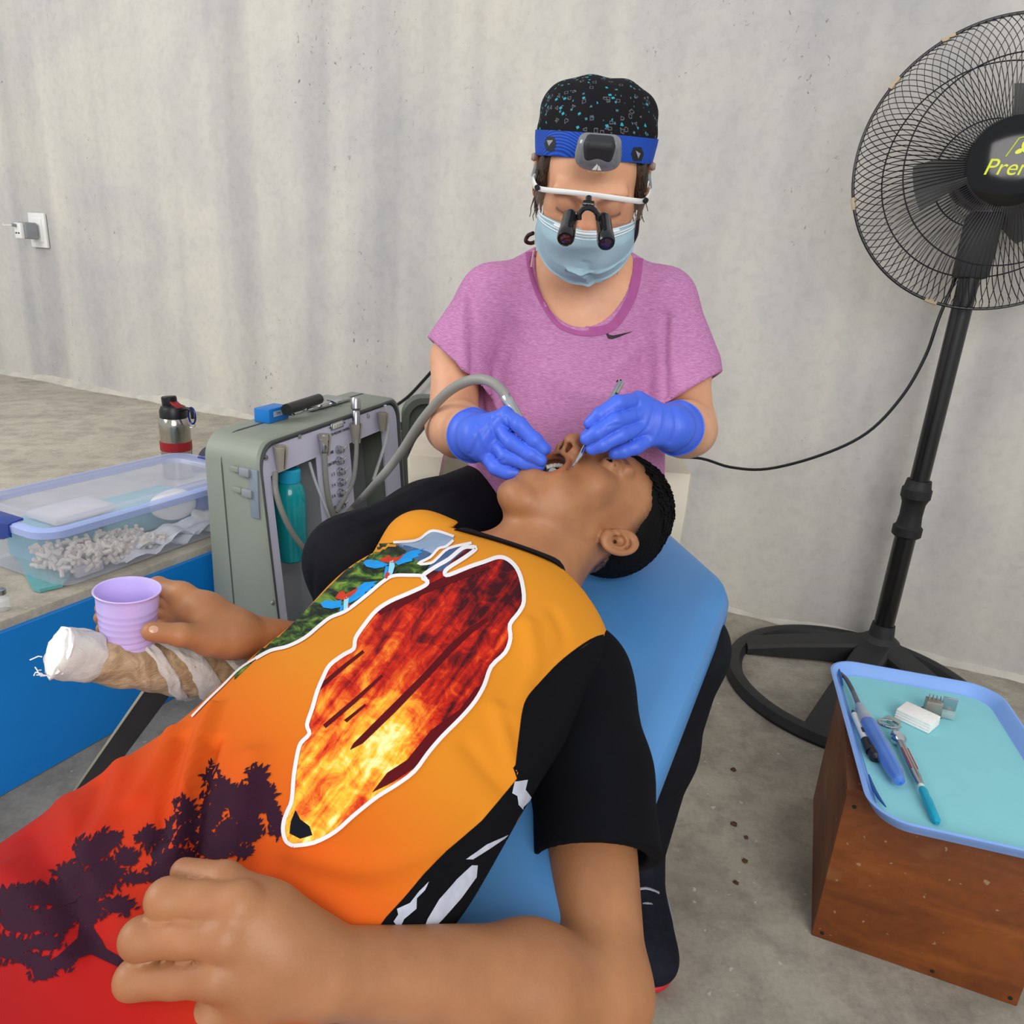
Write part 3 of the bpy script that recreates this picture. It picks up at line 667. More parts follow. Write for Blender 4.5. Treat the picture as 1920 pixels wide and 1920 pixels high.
for ins, d, rad in ((0.016, 0.02, 0.04), (0.012, 0.004, 0.045), (0.004, 0.0, 0.05), (0.0, 0.006, 0.052), (0.0, CD*0.93, 0.052), (0.01, CD, 0.045)):
    loops.append([bm.verts.new(mixd(s, z, d)) for s, z in rr_sz(ins, rad)])
loops.insert(0, [bm.verts.new(mixd(s, z, 0.125)) for s, z in rr_sz(0.018, 0.05)])
for a, b in zip(loops, loops[1:]):
    for k in range(len(a)): bm.faces.new((a[k], a[(k+1) % len(a)], b[(k+1) % len(a)], b[k]))
bm.faces.new(loops[0]); bm.faces.new(loops[-1][::-1]); bobj('shell', bm, M_case, root)
tube('gasket', [mixd(s, z, 0.004) for s, z in rr_sz(0.010, 0.056)], 0.0045, M_lip, root, 6, closed=True)
tube('seam', [mixd(s, z, 0.10) for s, z in rr_sz(-0.0008, 0.062)], 0.0016, M_lip, root, 4, closed=True)
# comb-shaped white panel: one band on top and three stiles
def inv(px, py): p = cpx(px, py); return (p-C0)@c1, (p-C0)[2]+CH
sA, zA = inv(512, 890); sB, zB = inv(600, 860); sC, zC = inv(660, 842); sD, zD = inv(722, 816); zt = (zA+zB)/2
out = [(s, z) for s, z in [(x, y) for x, y in rr_sz(0.018, 0.05)] if z > CH/2]
poly = [(0.018, 0.03)]+[(s, z) for s, z in sorted(out, key=lambda q: q[0])]+[(CL-0.018, 0.03), (sD, 0.03), (sD, zt), (sC, zt), (sC, 0.03), (sB, 0.03), (sB, zt), (sA, zt), (sA, 0.03)]
prism('front_panel', [cs(s, z, 0.006) for s, z in poly], c2*0.006, M_panel, root)
box('inner_tray', mixd(CL/2, CH/2, 0.118), (c1, czl/np.linalg.norm(czl), np.cross(c1, czl)/np.linalg.norm(czl)), (CL/2-0.02, CH/2-0.02, 0.006), M_inside, root, 0.002)
box('partition', cs((sB+sC)/2-0.0, CH/2, 0.062), (c1, czl/np.linalg.norm(czl), np.cross(c1, czl)/np.linalg.norm(czl)), (0.004, CH/2-0.03, 0.05), M_inside, root, 0.001)
for px, py in ((561, 818), (498, 858), (690, 780), (512, 1130)):
    p = cpx(px, py, 0.005); lathe('screw', p, cn, [(0.0062, 0), (0.0055, 0.002), (0.001, 0.003)], M_steel, root, 14)
# latches on the left end
for px, py in ((463, 893), (468, 935)):
    p = cs(0.0, inv(478, py)[1], 0.035); box('latch', p-c1*0.004, (c1, c2, Z), (0.007, 0.014, 0.009), M_grey, root, 0.003)
    box('latch_tongue', p-c1*0.006+c2*0.028+Z*0.002, (c1, c2, Z), (0.003, 0.012, 0.006), M_case, root, 0.002)
box('latch_plate', cs(0.0, inv(478, 930)[1]-0.005, 0.018)-c1*0.002, (c1, c2, Z), (0.003, 0.012, 0.052), mat('blue_grey_latch', '7f8b98', 0.4), root, 0.002)
# inspection meter and knobs
p = cpx(632, 797, 0.004); cn = np.cross(c1, czl); cn /= np.linalg.norm(cn); cn *= np.sign(-(cn@c2)); mx = (c1, czl/np.linalg.norm(czl), cn)
box('gauge', p, mx, (0.030, 0.009, 0.003), M_steel, root, 0.003); box('gauge_window', p+cn*0.003, mx, (0.024, 0.0055, 0.001), M_white, root, 0.001)
for k in (-1, 1): lathe('screw', p+c1*k*0.036+cn*0.001, cn, [(0.0025, 0), (0.002, 0.001)], M_black, root, 8)
for k in range(7): box('gauge_tick', p+c1*(k-3)*0.0065+cn*0.0042, mx, (0.0006, 0.004, 0.0003), M_black, root, 0)
M_ink = mat('dark_ink', '3a3d4c', 0.6)
text('panel_caption', 'WATER PRESSURE CONTROL', p-czl*0.017+cn*0.003, c1, czl, 0.0085, M_ink, root)
for px, py, s_ in ((634, 843, 'AIR'), (634, 864, 'ON OFF'), (636, 884, '1  2'), (637, 904, '3  4'), (637, 924, '5  6'), (637, 946, 'OUT')):
    p = cpx(px, py, 0.004); lathe('valve', p, cn, [(0.0105, 0), (0.0105, 0.005), (0.0075, 0.006), (0.0075, 0.014), (0.004, 0.015)], M_steel, root, 18)
    tube('valve_lever', [p+cn*0.012, p+cn*0.015+c1*0.012+Z*0.006, p+cn*0.013+c1*0.017+Z*0.008], 0.0024, M_chrome, root, 8)
    text('valve_caption', s_, p-c1*0.032+cn*0.001, c1, czl, 0.0105, M_ink, root)
# holders
M_hold = mat('beige_rubber_holder', '9b958a', 0.6, var=0.06)
for px, py in ((527, 858), (609, 834), (668, 812), (718, 790)):
    p = cpx(px, py, -0.012); bm = bmesh.new(); n = 15; lo_, hi_ = [], []
    for rad, z0, hgt in ((0.0165, 0.026, 0),):
        rows = []
        for zz, ra in ((-0.026, 0.011), (0.024, 0.0175), (0.024, 0.0125), (-0.026, 0.007)):
            rows.append([bm.verts.new(p+Z*zz+ra*(math.cos(a)*c1+math.sin(a)*(-c2))) for a in np.linspace(math.radians(115), math.radians(425), n)])
        for a, b in zip(rows, rows[1:]+rows[:1]):
            for k in range(n-1): bm.faces.new((a[k], a[k+1], b[k+1], b[k]))
        for k in (0, n-1): bm.faces.new([rw[k] for rw in rows])
    bobj('handpiece_holder', bm, M_hold, root)
M_hose = mat('grey_silicone_hose', '8f8e89', 0.45, var=0.05)
def gear(px, py0, py1, big):
    top = cpx(px, py0, -0.014); bot = cpx(px+1, py1, -0.014); d = bot-top; L_ = np.linalg.norm(d)
    h = tag(lathe('connector_end', top, d, [(0.001, 0), (0.009*big, 0.001), (0.0105*big, 0.006), (0.0105*big, L_*0.3), (0.007*big, L_*0.36), (0.0085*big, L_*0.4), (0.0085*big, L_*0.9), (0.006*big, L_)], M_steel, root, 20)); return h
gear(667, 745, 815, 1.15); gear(607, 815, 850, 1.15)
tube('case_hose', [cpx(608, 848, -0.014), cpx(611, 900, -0.012), cpx(618, 945, -0.01), cpx(632, 985, 0.0), cpx(640, 1030, 0.01)], 0.0072, M_hose, root, 10, 6)
tube('case_hose', [cpx(668, 812, -0.014), cpx(668, 850, -0.016), cpx(662, 900, -0.016), cpx(645, 935, -0.01), cpx(630, 960, 0.0)], 0.0058, M_hose, root, 10, 6)
tube('case_hose', [cpx(516, 886, 0.0), cpx(517, 920, -0.014), cpx(531, 965, -0.02), cpx(552, 1005, -0.02), cpx(577, 1037, -0.02), cpx(600, 1070, -0.02)], 0.0062, M_hose, root, 10, 6)
tube('clear_tube', [cpx(580, 866, 0.02), cpx(592, 905, 0.01), cpx(606, 940, 0.0), cpx(620, 975, 0.0), cpx(632, 1005, 0.01)], 0.0035, mat('clear_tubing', 'd9dee0', 0.15, alpha=0.6), root, 8, 5)
tube('clear_tube', [cpx(722, 760, -0.006), cpx(727, 790, -0.006), cpx(722, 830, -0.01), cpx(700, 900, -0.01)], 0.0045, mat('clear_tubing', 'd9dee0', 0.15, alpha=0.6), root, 8, 5)
# teal water bottle inside the case
bt = empty('water_bottle', cpx(545, 1045, 0.055), 'teal translucent water bottle standing inside the open dental unit case', 'bottle')
M_bott = mat('teal_water', '129aa2', 0.2, var=0.05, alpha=0.93, coat=0.4); b0, b1 = cpx(547, 1048, 0.055), cpx(546, 893, 0.055); hb = b1[2]-b0[2]
lathe('bottle_body', b0, Z, [(0.030, 0), (0.036, 0.006), (0.037, hb*0.5), (0.036, hb*0.86), (0.030, hb*0.95), (0.023, hb)], M_bott, bt, 32)
lathe('bottle_cap', b0+Z*(hb+0.001), Z, [(0.0255, 0), (0.026, 0.002), (0.026, 0.026), (0.023, 0.03), (0.001, 0.030)], mat('blue_bottle_cap', '1fa6cf', 0.35), bt, 28)
# lid standing open at the far end
L0 = C0+c1*(CL+0.012); ld = np.array([0.93, 0.20, 0]); ld /= np.linalg.norm(ld); ln_ = np.array([-ld[1], ld[0], 0])
def lp(s, z, d=0): return L0+ld*s+Z*(z-CH)+ln_*d
lo2 = [(0.17+x, CH/2+0.0+y) for x, y in roundrect(0.165, CH/2-0.003, 0.06, 7)]
bm = bmesh.new(); loops = []
for ins, d in ((0.022, 0.045), (0.020, 0.0), (0.003, -0.002), (0.0, 0.006), (0.0, 0.055), (0.012, 0.062)):
    loops.append([bm.verts.new(lp(0.17+x, CH/2+y, d)) for x, y in roundrect(0.165-ins, CH/2-0.003-ins, 0.06-ins*0.6, 7)])
for a, b in zip(loops, loops[1:]):
    for k in range(len(a)): bm.faces.new((a[k], a[(k+1) % len(a)], b[(k+1) % len(a)], b[k]))
bm.faces.new(loops[0]); bm.faces.new(loops[-1][::-1]); bobj('case_lid', bm, mat('dark_grey_green_lid', '5f655e', 0.55, var=0.08, bump=0.1), root)
for k in range(16): box('hinge_knuckle', L0-c1*0.006+Z*(-0.09-k*0.030), (c1, c2, Z), (0.006, 0.006, 0.012), M_lip, root, 0.002)
# top of case: chrome handle bracket with black grip
def tp_(px, py, h=0.0): return onz(px, py, CH+h)
rack = box('handle_plate', (tp_(553, 771)+tp_(640, 748))/2+Z*0.006, frame(Z, tp_(640, 748)-tp_(553, 771))[0:2]+(Z,), (0.10, 0.040, 0.0035), M_steel, root, 0.002)
a, b = tp_(537, 768, 0.030), tp_(598, 748, 0.030); tube('handle_grip', [a, b], 0.013, M_black, root, 14)
tube('handle_bail', [tp_(552, 779, 0.012), tp_(545, 772, 0.02), a, b, tp_(618, 750, 0.02), tp_(632, 757, 0.012)], 0.0035, M_chrome, root, 8)
for k in range(4): p = tp_(556, 774, 0.012)*(1-k/3)+tp_(634, 753, 0.012)*k/3; box('handle_rail', p, frame(Z, tp_(640, 748)-tp_(553, 771))[0:2]+(Z,), (0.022, 0.006, 0.004), M_chrome, root, 0.002)
# blue block on the lid
bp = tp_(513, 790); q = tp_(541, 783)-tp_(492, 797); q /= np.linalg.norm(q)
r_ = empty('blue_box', bp, 'small blue carton with a grey label resting on top of the unit case', 'box')
q2 = np.array([-q[1], q[0], 0]); box('carton', bp+Z*0.0165+q*0.008+q2*0.01, (q, q2, Z), (0.038, 0.020, 0.016), mat('blue_card', '1173c4', 0.4, var=0.08), r_, 0.002)
box('carton_label', bp+Z*0.020+q*0.0-q2*0.0125, (q, q2, Z), (0.017, 0.0006, 0.006), mat('grey_label', '9fa7b3', 0.5), r_, 0)
text('carton_lettering', 'TMI', bp+Z*0.020+q*0.0-q2*0.0134, q, Z, 0.010, mat('blue_ink', '2d5f9b', 0.5), r_, 0.0002)

# ---------------------------------------------------------------- lidded storage bin on the platform
A0 = np.array([-0.872, 1.268, PLAT]); BLn, BWd, BHt = 0.575, 0.315, 0.128
def bn(u, w, z): return A0+W*u-U*w+Z*z           # u along the platform edge, w away from it
bc = bn(BLn/2, BWd/2, 0)
root = empty('storage_bin', bc, 'clear plastic storage bin with blue end handles on the platform edge', 'storage bin')
M_bin = mat('milky_clear_plastic', 'cfd6ea', 0.22, alpha=0.36, var=0.03, coat=0.3); M_lidm = mat('frosted_lid_plastic', 'd5d8ee', 0.3, alpha=0.34, var=0.02, coat=0.3); M_rimm = mat('lavender_rim_plastic', 'a9b8ee', 0.28, alpha=0.86, var=0.03, coat=0.3)
def loft(name, secs, mt, cap0=True, cap1=False, par=None):
    bm = bmesh.new(); rings = []
    for hu, hw, z, rad in secs: rings.append([bm.verts.new(bc+W*x-U*y+Z*z) for x, y in roundrect(hu, hw, rad, 6)])
    for a, b in zip(rings, rings[1:]):
        for k in range(len(a)): bm.faces.new((a[k], a[(k+1) % len(a)], b[(k+1) % len(a)], b[k]))
    if cap0: bm.faces.new(rings[0][::-1])
    if cap1: bm.faces.new(rings[-1])
    return bobj(name, bm, mt, par or root)
hu, hw = BLn/2, BWd/2
loft('tub', [(hu-0.045, hw-0.035, 0.002, 0.03), (hu-0.038, hw-0.028, 0.006, 0.035), (hu-0.014, hw-0.012, BHt-0.012, 0.04), (hu-0.010, hw-0.008, BHt, 0.04)], M_bin)
loft('rim', [(hu-0.004, hw-0.004, BHt-0.010, 0.045), (hu+0.004, hw+0.004, BHt-0.006, 0.05), (hu+0.005, hw+0.005, BHt+0.008, 0.05), (hu-0.001, hw-0.001, BHt+0.012, 0.048), (hu-0.012, hw-0.010, BHt+0.0125, 0.04)], M_rimm, False)
loft('lid', [(hu-0.010, hw-0.009, BHt+0.013, 0.042), (hu-0.055, hw-0.045, BHt+0.014, 0.04), (hu-0.060, hw-0.050, BHt+0.004, 0.036), (hu-0.090, hw-0.075, BHt+0.003, 0.03)], M_lidm, False, True)
M_navy = mat('navy_plastic', '27408f', 0.35, var=0.06)
for sg in (-1, 1):
    c0 = bc+W*sg*(hu-0.004)+Z*(BHt+0.004); bm = bmesh.new(); rows = []
    for i in range(9):
        y = -0.062+0.124*i/8; e = 1-abs(y/0.062)**4*0.35
        rows.append([bm.verts.new(c0-U*y+W*sg*dx+Z*dz) for dx, dz in ((-0.018, 0.013), (0.004, 0.0150*e), (0.018*e, 0.008), (0.021*e, -0.012), (0.017*e, -0.028*e), (0.008, -0.020), (0.006, 0.000), (-0.018, 0.008))])
    for a, b in zip(rows, rows[1:]):
        for k in range(8): bm.faces.new((a[k], a[(k+1) % 8], b[(k+1) % 8], b[k]))
    bm.faces.new(rows[0][::-1]); bm.faces.new(rows[-1]); bobj('handle', bm, M_navy, root)
# what lies inside
bm = bmesh.new()
for k in range(420):
    u_ = rng.uniform(0.055, 0.30); w_ = rng.uniform(0.045, 0.16); lvl = 0.010+0.048*rng.random()*(1-(u_-0.05)/0.5); p = bn(u_, w_, lvl+0.004); d = rng.normal(size=3); d[2] *= 1.2; d /= np.linalg.norm(d)
    add_tube(bm, [p-d*0.0095, p-d*.008, p+d*.008, p+d*0.0095], [0.0030, 0.0046, 0.0046, 0.0030], 6)
o = bobj('cotton_rolls', bm, mat('cream_cotton', 'e6dccf', 0.95, var=0.08, bump=0.3)); tag(o, 'heap of small cotton rolls inside the near end of the storage bin', 'cotton rolls', kind='stuff')
bd_ = Body(); pcn = bn(0.36, 0.085, 0.088)
bd_.ell(pcn, (0.040, 0.052, 0.036), (U, W, Z)).ell(pcn-W*0.03+Z*0.004, (0.03, 0.03, 0.026), (U, W, Z)); o = bd_.mesh('cotton_ball', pcn-0.08, pcn+0.08, 0.004, M_cotton)
tag(o, 'big wad of white cotton inside the storage bin against its front wall', 'cotton')
for i, (u_, w_, z_, a_, lb) in enumerate(((0.27, 0.07, 0.008, 0.2, 'crumpled white paper sheet lowest inside the storage bin'), (0.33, 0.075, 0.020, -0.15, 'crumpled white paper sheet under the cotton wad in the bin'))):
    n = 16; vs = []; 
    for i2 in range(n+1):
        for j in range(n+1):
            x, y = (i2/n-0.5)*0.21, (j/n-0.5)*0.085; vs.append(bn(u_+x*math.cos(a_)-y*math.sin(a_), w_+x*math.sin(a_)*0.3+y, z_+0.008+0.006*math.sin(x*80+i)+0.005*math.sin(y*120+x*60)+0.004*rng.random()))
    fs = [(a*(n+1)+b, (a+1)*(n+1)+b, (a+1)*(n+1)+b+1, a*(n+1)+b+1) for a in range(n) for b in range(n)]
    tag(mesh('paper_sheet', vs, fs, mat('white_tissue', 'e6e6ee', 0.8, var=0.03)), lb, 'paper')
def item(name, u_, w_, z_, hf, col, rough, lb, cat):
    o = box(name, bn(u_, w_, z_+hf[2]), (W, -U, Z), hf, mat(name+'_material', col, rough, var=0.08), None, 0.004); return tag(o, lb, cat)
item('gauze_pack', 0.455, 0.075, 0.008, (0.035, 0.03, 0.026), 'e9e7e6', 0.9, 'white gauze pack inside the far end of the storage bin', 'gauze')
item('glove_box', 0.46, 0.10, 0.064, (0.045, 0.045, 0.022), '6f86bd', 0.5, 'blue cardboard box on the gauze pack in the storage bin', 'box')
item('bib_stack', 0.36, 0.22, 0.008, (0.12, 0.055, 0.034), '8fc7cf', 0.8, 'stack of pale blue paper bibs at the back of the bin', 'paper')
item('mask_box', 0.15, 0.215, 0.008, (0.07, 0.055, 0.040), '6fb6cd', 0.6, 'light blue box inside the near back corner of the bin', 'box')
item('bag_pack', 0.18, 0.19, 0.092, (0.07, 0.05, 0.008), 'd9d6da', 0.4, 'white plastic packet lying on the light blue box inside the bin', 'packet')
item('sponge', 0.115, 0.058, 0.004, (0.03, 0.008, 0.012), 'c4c1c8', 0.8, 'small pale strip at the near corner inside the bin', 'sponge')
# teal packet half under the bin
pk = [onz(x, y, PLAT+0.002) for x, y in ((27, 1040), (62, 1108), (75, 1111), (118, 1101), (140, 1075), (95, 1030))]
o = prism('sterilisation_pouch', pk, Z*0.007, mat('teal_film', '5fa6a8', 0.22, var=0.10, scale=25, coat=0.4)); tag(o, 'flat teal film pouch sticking out from under the storage bin', 'pouch')
# glass vial at the left border
v0 = onz(6, 1143, PLAT); r_ = empty('glass_vial', v0, 'small clear glass vial at the left edge of the platform', 'vial')
M_gl = mat('clear_glass', 'e8eef0', 0.04, alpha=0.35, coat=0.5); lathe('vial_body', v0, Z, [(0.012, 0), (0.0135, 0.002), (0.0135, 0.022), (0.008, 0.028), (0.008, 0.032)], M_gl, r_, 20); lathe('vial_cap', v0+Z*0.032, Z, [(0.0095, 0), (0.0095, 0.009), (0.008, 0.010)], M_steel, r_, 18)

# ---------------------------------------------------------------- steel flask and maroon cloth behind the bin
f0 = onz(335, 893, PLAT); f0[2] = PLAT
root = empty('steel_flask', f0, 'stainless steel flask with red band and black lid behind the storage bin', 'flask')
M_red = mat('dark_red_plastic', '8e1620', 0.4, var=0.06); M_ss = mat('polished_steel', 'b8b4ac', 0.16, 1.0, var=0.06)
lathe('body', f0, Z, [(0.040, 0), (0.0435, 0.003), (0.0435, 0.145), (0.0440, 0.160), (0.0425, 0.172), (0.035, 0.187)], M_ss, root, 40)
lathe('red_band', f0, Z, [(0.0438, 0.085), (0.0450, 0.086), (0.0450, 0.112), (0.0438, 0.113)], M_red, root, 40, cap=False)
lathe('lid_collar', f0+Z*0.182, Z, [(0.036, 0), (0.039, 0.002), (0.039, 0.022), (0.034, 0.034), (0.022, 0.040)], M_black, root, 32)
lathe('spout_cap', f0+Z*0.216-U*0.012, Z*1.0-U*0.10, [(0.0205, 0), (0.0215, 0.003), (0.0215, 0.026), (0.019, 0.029), (0.001, 0.029)], M_black, root, 24)
box('red_tab', f0+Z*0.222+U*0.016, frame(Z*1.0+U*0.55, U), (0.018, 0.013, 0.004), M_red, root, 0.003)
tube('carry_loop', [f0+Z*0.205+U*0.030, f0+Z*0.216+U*0.052, f0+Z*0.214+U*0.075, f0+Z*0.190+U*0.078], 0.005, M_black, root, 8, 5)
ca = f0+Z*0.198+U*0.074
r_ = empty('carabiner', ca, 'dark blue carabiner clip hanging on the steel flask lid', 'clip')
tube('clip_body', [ca+U*0.014*math.cos(a)+Z*(0.024*math.sin(a))+W*0.002 for a in np.linspace(0, 2*PI, 25)[:-1]], 0.0028, mat('blue_anodised', '20307e', 0.25, 0.6), r_, 8, closed=True)
tube('clip_ring', [ca-Z*0.030+U*0.011*math.cos(a)+W*0.008*math.sin(a)+Z*0.004*math.sin(a) for a in np.linspace(0, 2*PI, 21)[:-1]], 0.0012, M_steel, r_, 6, closed=True)
m0 = onz(388, 872, PLAT); bd_ = Body(); bd_.ell(m0+Z*0.025+W*0.02, (0.035, 0.06, 0.035)).ell(m0+Z*0.015-W*0.05+U*0.02, (0.05, 0.05, 0.022)); o = bd_.mesh('folded_bag', m0-0.12, m0+0.12, 0.006, mat('dark_grey_cloth', '4a4a58', 0.9, var=0.1)); tag(o, 'dark grey cloth bag behind the bin next to the unit case', 'bag')

# ================================================================ TREATMENT CHAIR
def skin(name, c, c2, attr='tint'):
    return mat(name, c, 0.48, var=0.05, scale=22, bump=0.12, bscale=420, sss=0.18, col2=c2, attr=attr)
PA = np.array([0.41, 0.912, 0.14]); PA /= np.linalg.norm(PA); PR = np.array([0.912, -0.41, 0.0]); PN = np.cross(PR, PA); PC = np.array([0.352, 1.048, 0.562])
def pad(r, a, h=0.0): return PC+PR*r+PA*a+PN*h      # r right of the near-right edge (negative = to the left), a along towards the head
root = empty('treatment_chair', pad(-0.23, -0.3)*np.array([1, 1, 0]), 'reclined portable treatment chair with light blue vinyl pad and taped armrest', 'chair')
t = NT('light_blue_vinyl', 0.38); g = t.tc.outputs['Object']
c = t.mix(t.ramp(t.noise(g, 3, 3), [(0.35, 0.0), (0.7, 1.0)]), '4a87c4', '5795d2'); c = t.mix(t.ramp(t.noise(t.map(g, loc=(3, 7, 1)), 34, 2), [(0.74, 0.0), (0.77, 0.5)]), c, '6f93a0')
t.bump(t.noise(g, 260, 3), 0.10, 0.001); M_vinyl = t.col(c)
P2 = []
for x0, y0, x1, y1, x2, y2 in ((0, -0.95, 0, 0.0, -0.11, 0.125), (0, 0.0, -0.16, 0.172, -0.235, 0.172), (-0.235, 0.172, -0.31, 0.172, -0.47, 0.0), (-0.36, 0.125, -0.47, 0.0, -0.47, -0.95)):
    v1 = np.array([x1, y1]); a = np.array([x0, y0])-v1; b = np.array([x2, y2])-v1; a *= 0.045/np.linalg.norm(a); b *= 0.045/np.linalg.norm(b)
    P2 += [v1+a*(1-t_)**2+b*t_**2 for t_ in np.linspace(0, 1, 7)]
P2 = [np.array([0, -0.95])]+[np.array([0, y]) for y in (-0.7, -0.45, -0.2)]+P2+[np.array([-0.47, y]) for y in (-0.2, -0.45, -0.7, -0.95)]; P2 = np.array(P2)
bm = bmesh.new(); rings = []; cen2 = np.array([-0.235, -0.4])
def inset(P, d):
    T = np.roll(P, -1, 0)-np.roll(P, 1, 0); T /= np.linalg.norm(T, axis=1)[:, None]+1e-9; N_ = np.stack([-T[:, 1], T[:, 0]], 1)
    N_ *= np.sign(((cen2-P)*N_).sum(1))[:, None]; return P+N_*d
for d, h in ((0.022, -0.060), (0.006, -0.056), (0.0, -0.044), (0.0, -0.022), (0.006, -0.008), (0.020, -0.001), (0.040, 0.0)):
    rings.append([bm.verts.new(pad(x, y, h)) for x, y in inset(P2, d)])
for a, b in zip(rings, rings[1:]):
    for k in range(len(a)): bm.faces.new((a[k], a[(k+1) % len(a)], b[(k+1) % len(a)], b[k]))
bm.faces.new(rings[0]); bm.faces.new(rings[-1]); bobj('backrest_pad', bm, M_vinyl, root)
M_tube = mat('dark_steel_frame', '2c2a2f', 0.45, 0.5, var=0.1)
for rr in (-0.10, -0.36):
    tube('frame_tube', [pad(rr, 0.02, -0.074), pad(rr, -0.93, -0.074)], 0.012, M_tube, root, 12)
    q = pad(rr, -0.20, -0.08); tube('leg', [q, np.array([q[0]+0.02, q[1]+0.02, 0.012])], 0.013, M_tube, root, 12)
    q = pad(rr, -0.85, -0.08); tube('leg', [q, np.array([q[0]-0.06, q[1]-0.10, 0.012])], 0.013, M_tube, root, 12)
tube('cross_tube', [pad(-0.06, -0.2, -0.086), pad(-0.40, -0.2, -0.086)], 0.011, M_tube, root, 12)
# armrest wrapped in tape and white gauze
ar0, ar1 = at(108, 1222, 0.715), at(520, 1290, 0.90); ad = ar1-ar0; al = np.linalg.norm(ad); ax_, ay_, az_ = frame(ad, (0, 0, 1))
t = NT('brown_packing_tape', 0.45); g = t.tc.outputs['Object']
c = t.ramp(t.noise(g, 45, 5, 0.6, 1.5), [(0.3, '8f7658'), (0.5, 'ab9170'), (0.7, 'c8b190')]); t.bump(t.noise(t.map(g, (1, 1, 3)), 70, 4, 0.6, 1.0), 0.5, 0.004); M_ptape = t.col(c)
bd_ = Body(); ca_ = ar0+az_*0.022
bd_.cap(ca_, ar1, 0.0225, 0.027).cap(ca_+az_*0.03, ca_+az_*0.11, 0.0235, 0.025, 0.006)
o = bd_.mesh('armrest', np.minimum(ar0, ar1)-0.05, np.maximum(ar0, ar1)+0.05, 0.0028, M_ptape, root)
P = coords(o).astype(float); N_ = normals(o); q = P-ar0; s_ = q@az_; an = np.arctan2(q@ay_, q@ax_)
setco(o, P+N_*(0.0008*np.sin(s_*260+an*1.0+2*np.sin(s_*40))+0.0007*np.sin(s_*90+an*3)+0.0006*np.sin(an*5+s_*120))[:, None])
M_gau = mat('white_gauze_wrap', 'f6f4f0', 0.9, var=0.07, scale=40, bump=0.8, bscale=160)
def wrap(s0, wd, pitch, a0, a1, rad):
    bm = bmesh.new(); rows = []; n = 46
    for i in range(n+1):
        a = a0+(a1-a0)*i/n; row = []
        for j in range(8):
            x = (j/7-0.5)*wd; s_ = s0+pitch*(a-a0)/(2*PI)+x; r_ = rad+0.0007*math.sin(j*1.3+i*0.5)+0.0006*math.sin(i*1.1-j)+(0.0012 if 0 < j < 7 else -0.001)+0.0045*np.clip(s_/al, 0, 1)
            row.append(bm.verts.new(ar0+az_*(s_+0.0012*math.sin(i*0.8+j*0.3))+r_*(math.cos(a)*ax_+math.sin(a)*ay_)))
        rows.append(row)
    for p, q in zip(rows, rows[1:]):
        for j in range(7): bm.faces.new((p[j], p[j+1], q[j+1], q[j]))
    bmesh.ops.solidify(bm, geom=bm.faces[:], thickness=0.0012); bobj('gauze_wrap', bm, M_gau, root)
wrap(0.016, 0.040, 0.004, 0, 2*PI, 0.0243)
for s0_, w_ in ((0.075, 0.018), (0.118, 0.034), (0.185, 0.044), (0.245, 0.03)): wrap(s0_-0.03, w_, 0.16, -0.9, 3.9, 0.0258)
bm = bmesh.new(); bmesh.ops.create_icosphere(bm, subdivisions=3, radius=1.0)
for v in bm.verts:
    k = 1+0.07*math.sin(v.co.x*7+v.co.y*5)+0.05*math.sin(v.co.z*9+v.co.x*4); p = ar0+az_*(v.co.z*0.008*k+0.002)+(ax_*v.co.x+ay_*v.co.y)*0.0255*k; v.co = Vector(p)
bobj('gauze_end', bm, M_gau, root)
bm = bmesh.new()
for k in range(5):
    a = rng.uniform(1.6, 4.4); p = ar0-az_*0.004+0.024*(math.cos(a)*ax_+math.sin(a)*ay_); add_tube(bm, [p, p-az_*rng.uniform(0.003, 0.006)+ay_*rng.uniform(-.003, .003), p-az_*rng.uniform(0.006, 0.010)+ax_*rng.uniform(-.006, .004)], 0.0006, 4)
bobj('gauze_thread', bm, M_gau, root)['kind'] = 'stuff'
s0 = at(303, 1288, 0.80); s1 = at(172, 1470, 0.97); sd = s1-s0; sn = np.cross(sd, ray(240, 1380)); sn /= np.linalg.norm(sn); sf = np.cross(sn, sd); sf /= np.linalg.norm(sf)
box('armrest_strut', (s0+s1)/2+sd*0.1, (sn, sf, sd/np.linalg.norm(sd)), (0.0125, 0.002, np.linalg.norm(sd)*0.62), M_tube, root, 0.0005)
box('strut_edge', (s0+s1)/2+sd*0.1+sn*0.0134*np.sign((s1-s0)@np.array([0,0,1])*sn[0]+1e-9), (sn, sf, sd/np.linalg.norm(sd)), (0.0014, 0.003, np.linalg.norm(sd)*0.62), mat('pale_alloy_edge', 'c9c4b0', 0.4, 0.4), root, 0.0004)

# ================================================================ PATIENT
HL = np.array([0.5631, -0.8264, 0.0063]); HU = np.array([0.8205, 0.5599, 0.1152]); HF = np.array([-0.0987, -0.0597, 0.9933]); HO = np.array([0.1132, 1.0382, 0.6661])
def hp_(l, u, f): return HO+HL*l+HU*u+HF*f
HA = (HL, HU, HF)
TA = np.array([-0.45, -0.89, -0.10]); TA /= np.linalg.norm(TA); TS = np.array([0.892, -0.452, 0.0]); TS = TS-TS@TA*TA; TS /= np.linalg.norm(TS); TN = np.cross(TS, -TA)
if TN[2] < 0: TN = -TN
TAX = (TA, TS, TN)
NB = np.array([0.035, 0.956, 0.605])
def tb_(a, s, n): return NB+TA*a+TS*s+TN*n
shL, elL, wrL = at(1088, 1290, 0.86), at(1128, 1862, 0.605), at(612, 1822, 0.475)
shR, elR, wrR = np.array([-0.125, 0.965, 0.618]), at(640, 1235, 0.99), at(432, 1186, 0.805)
P_ = Body()
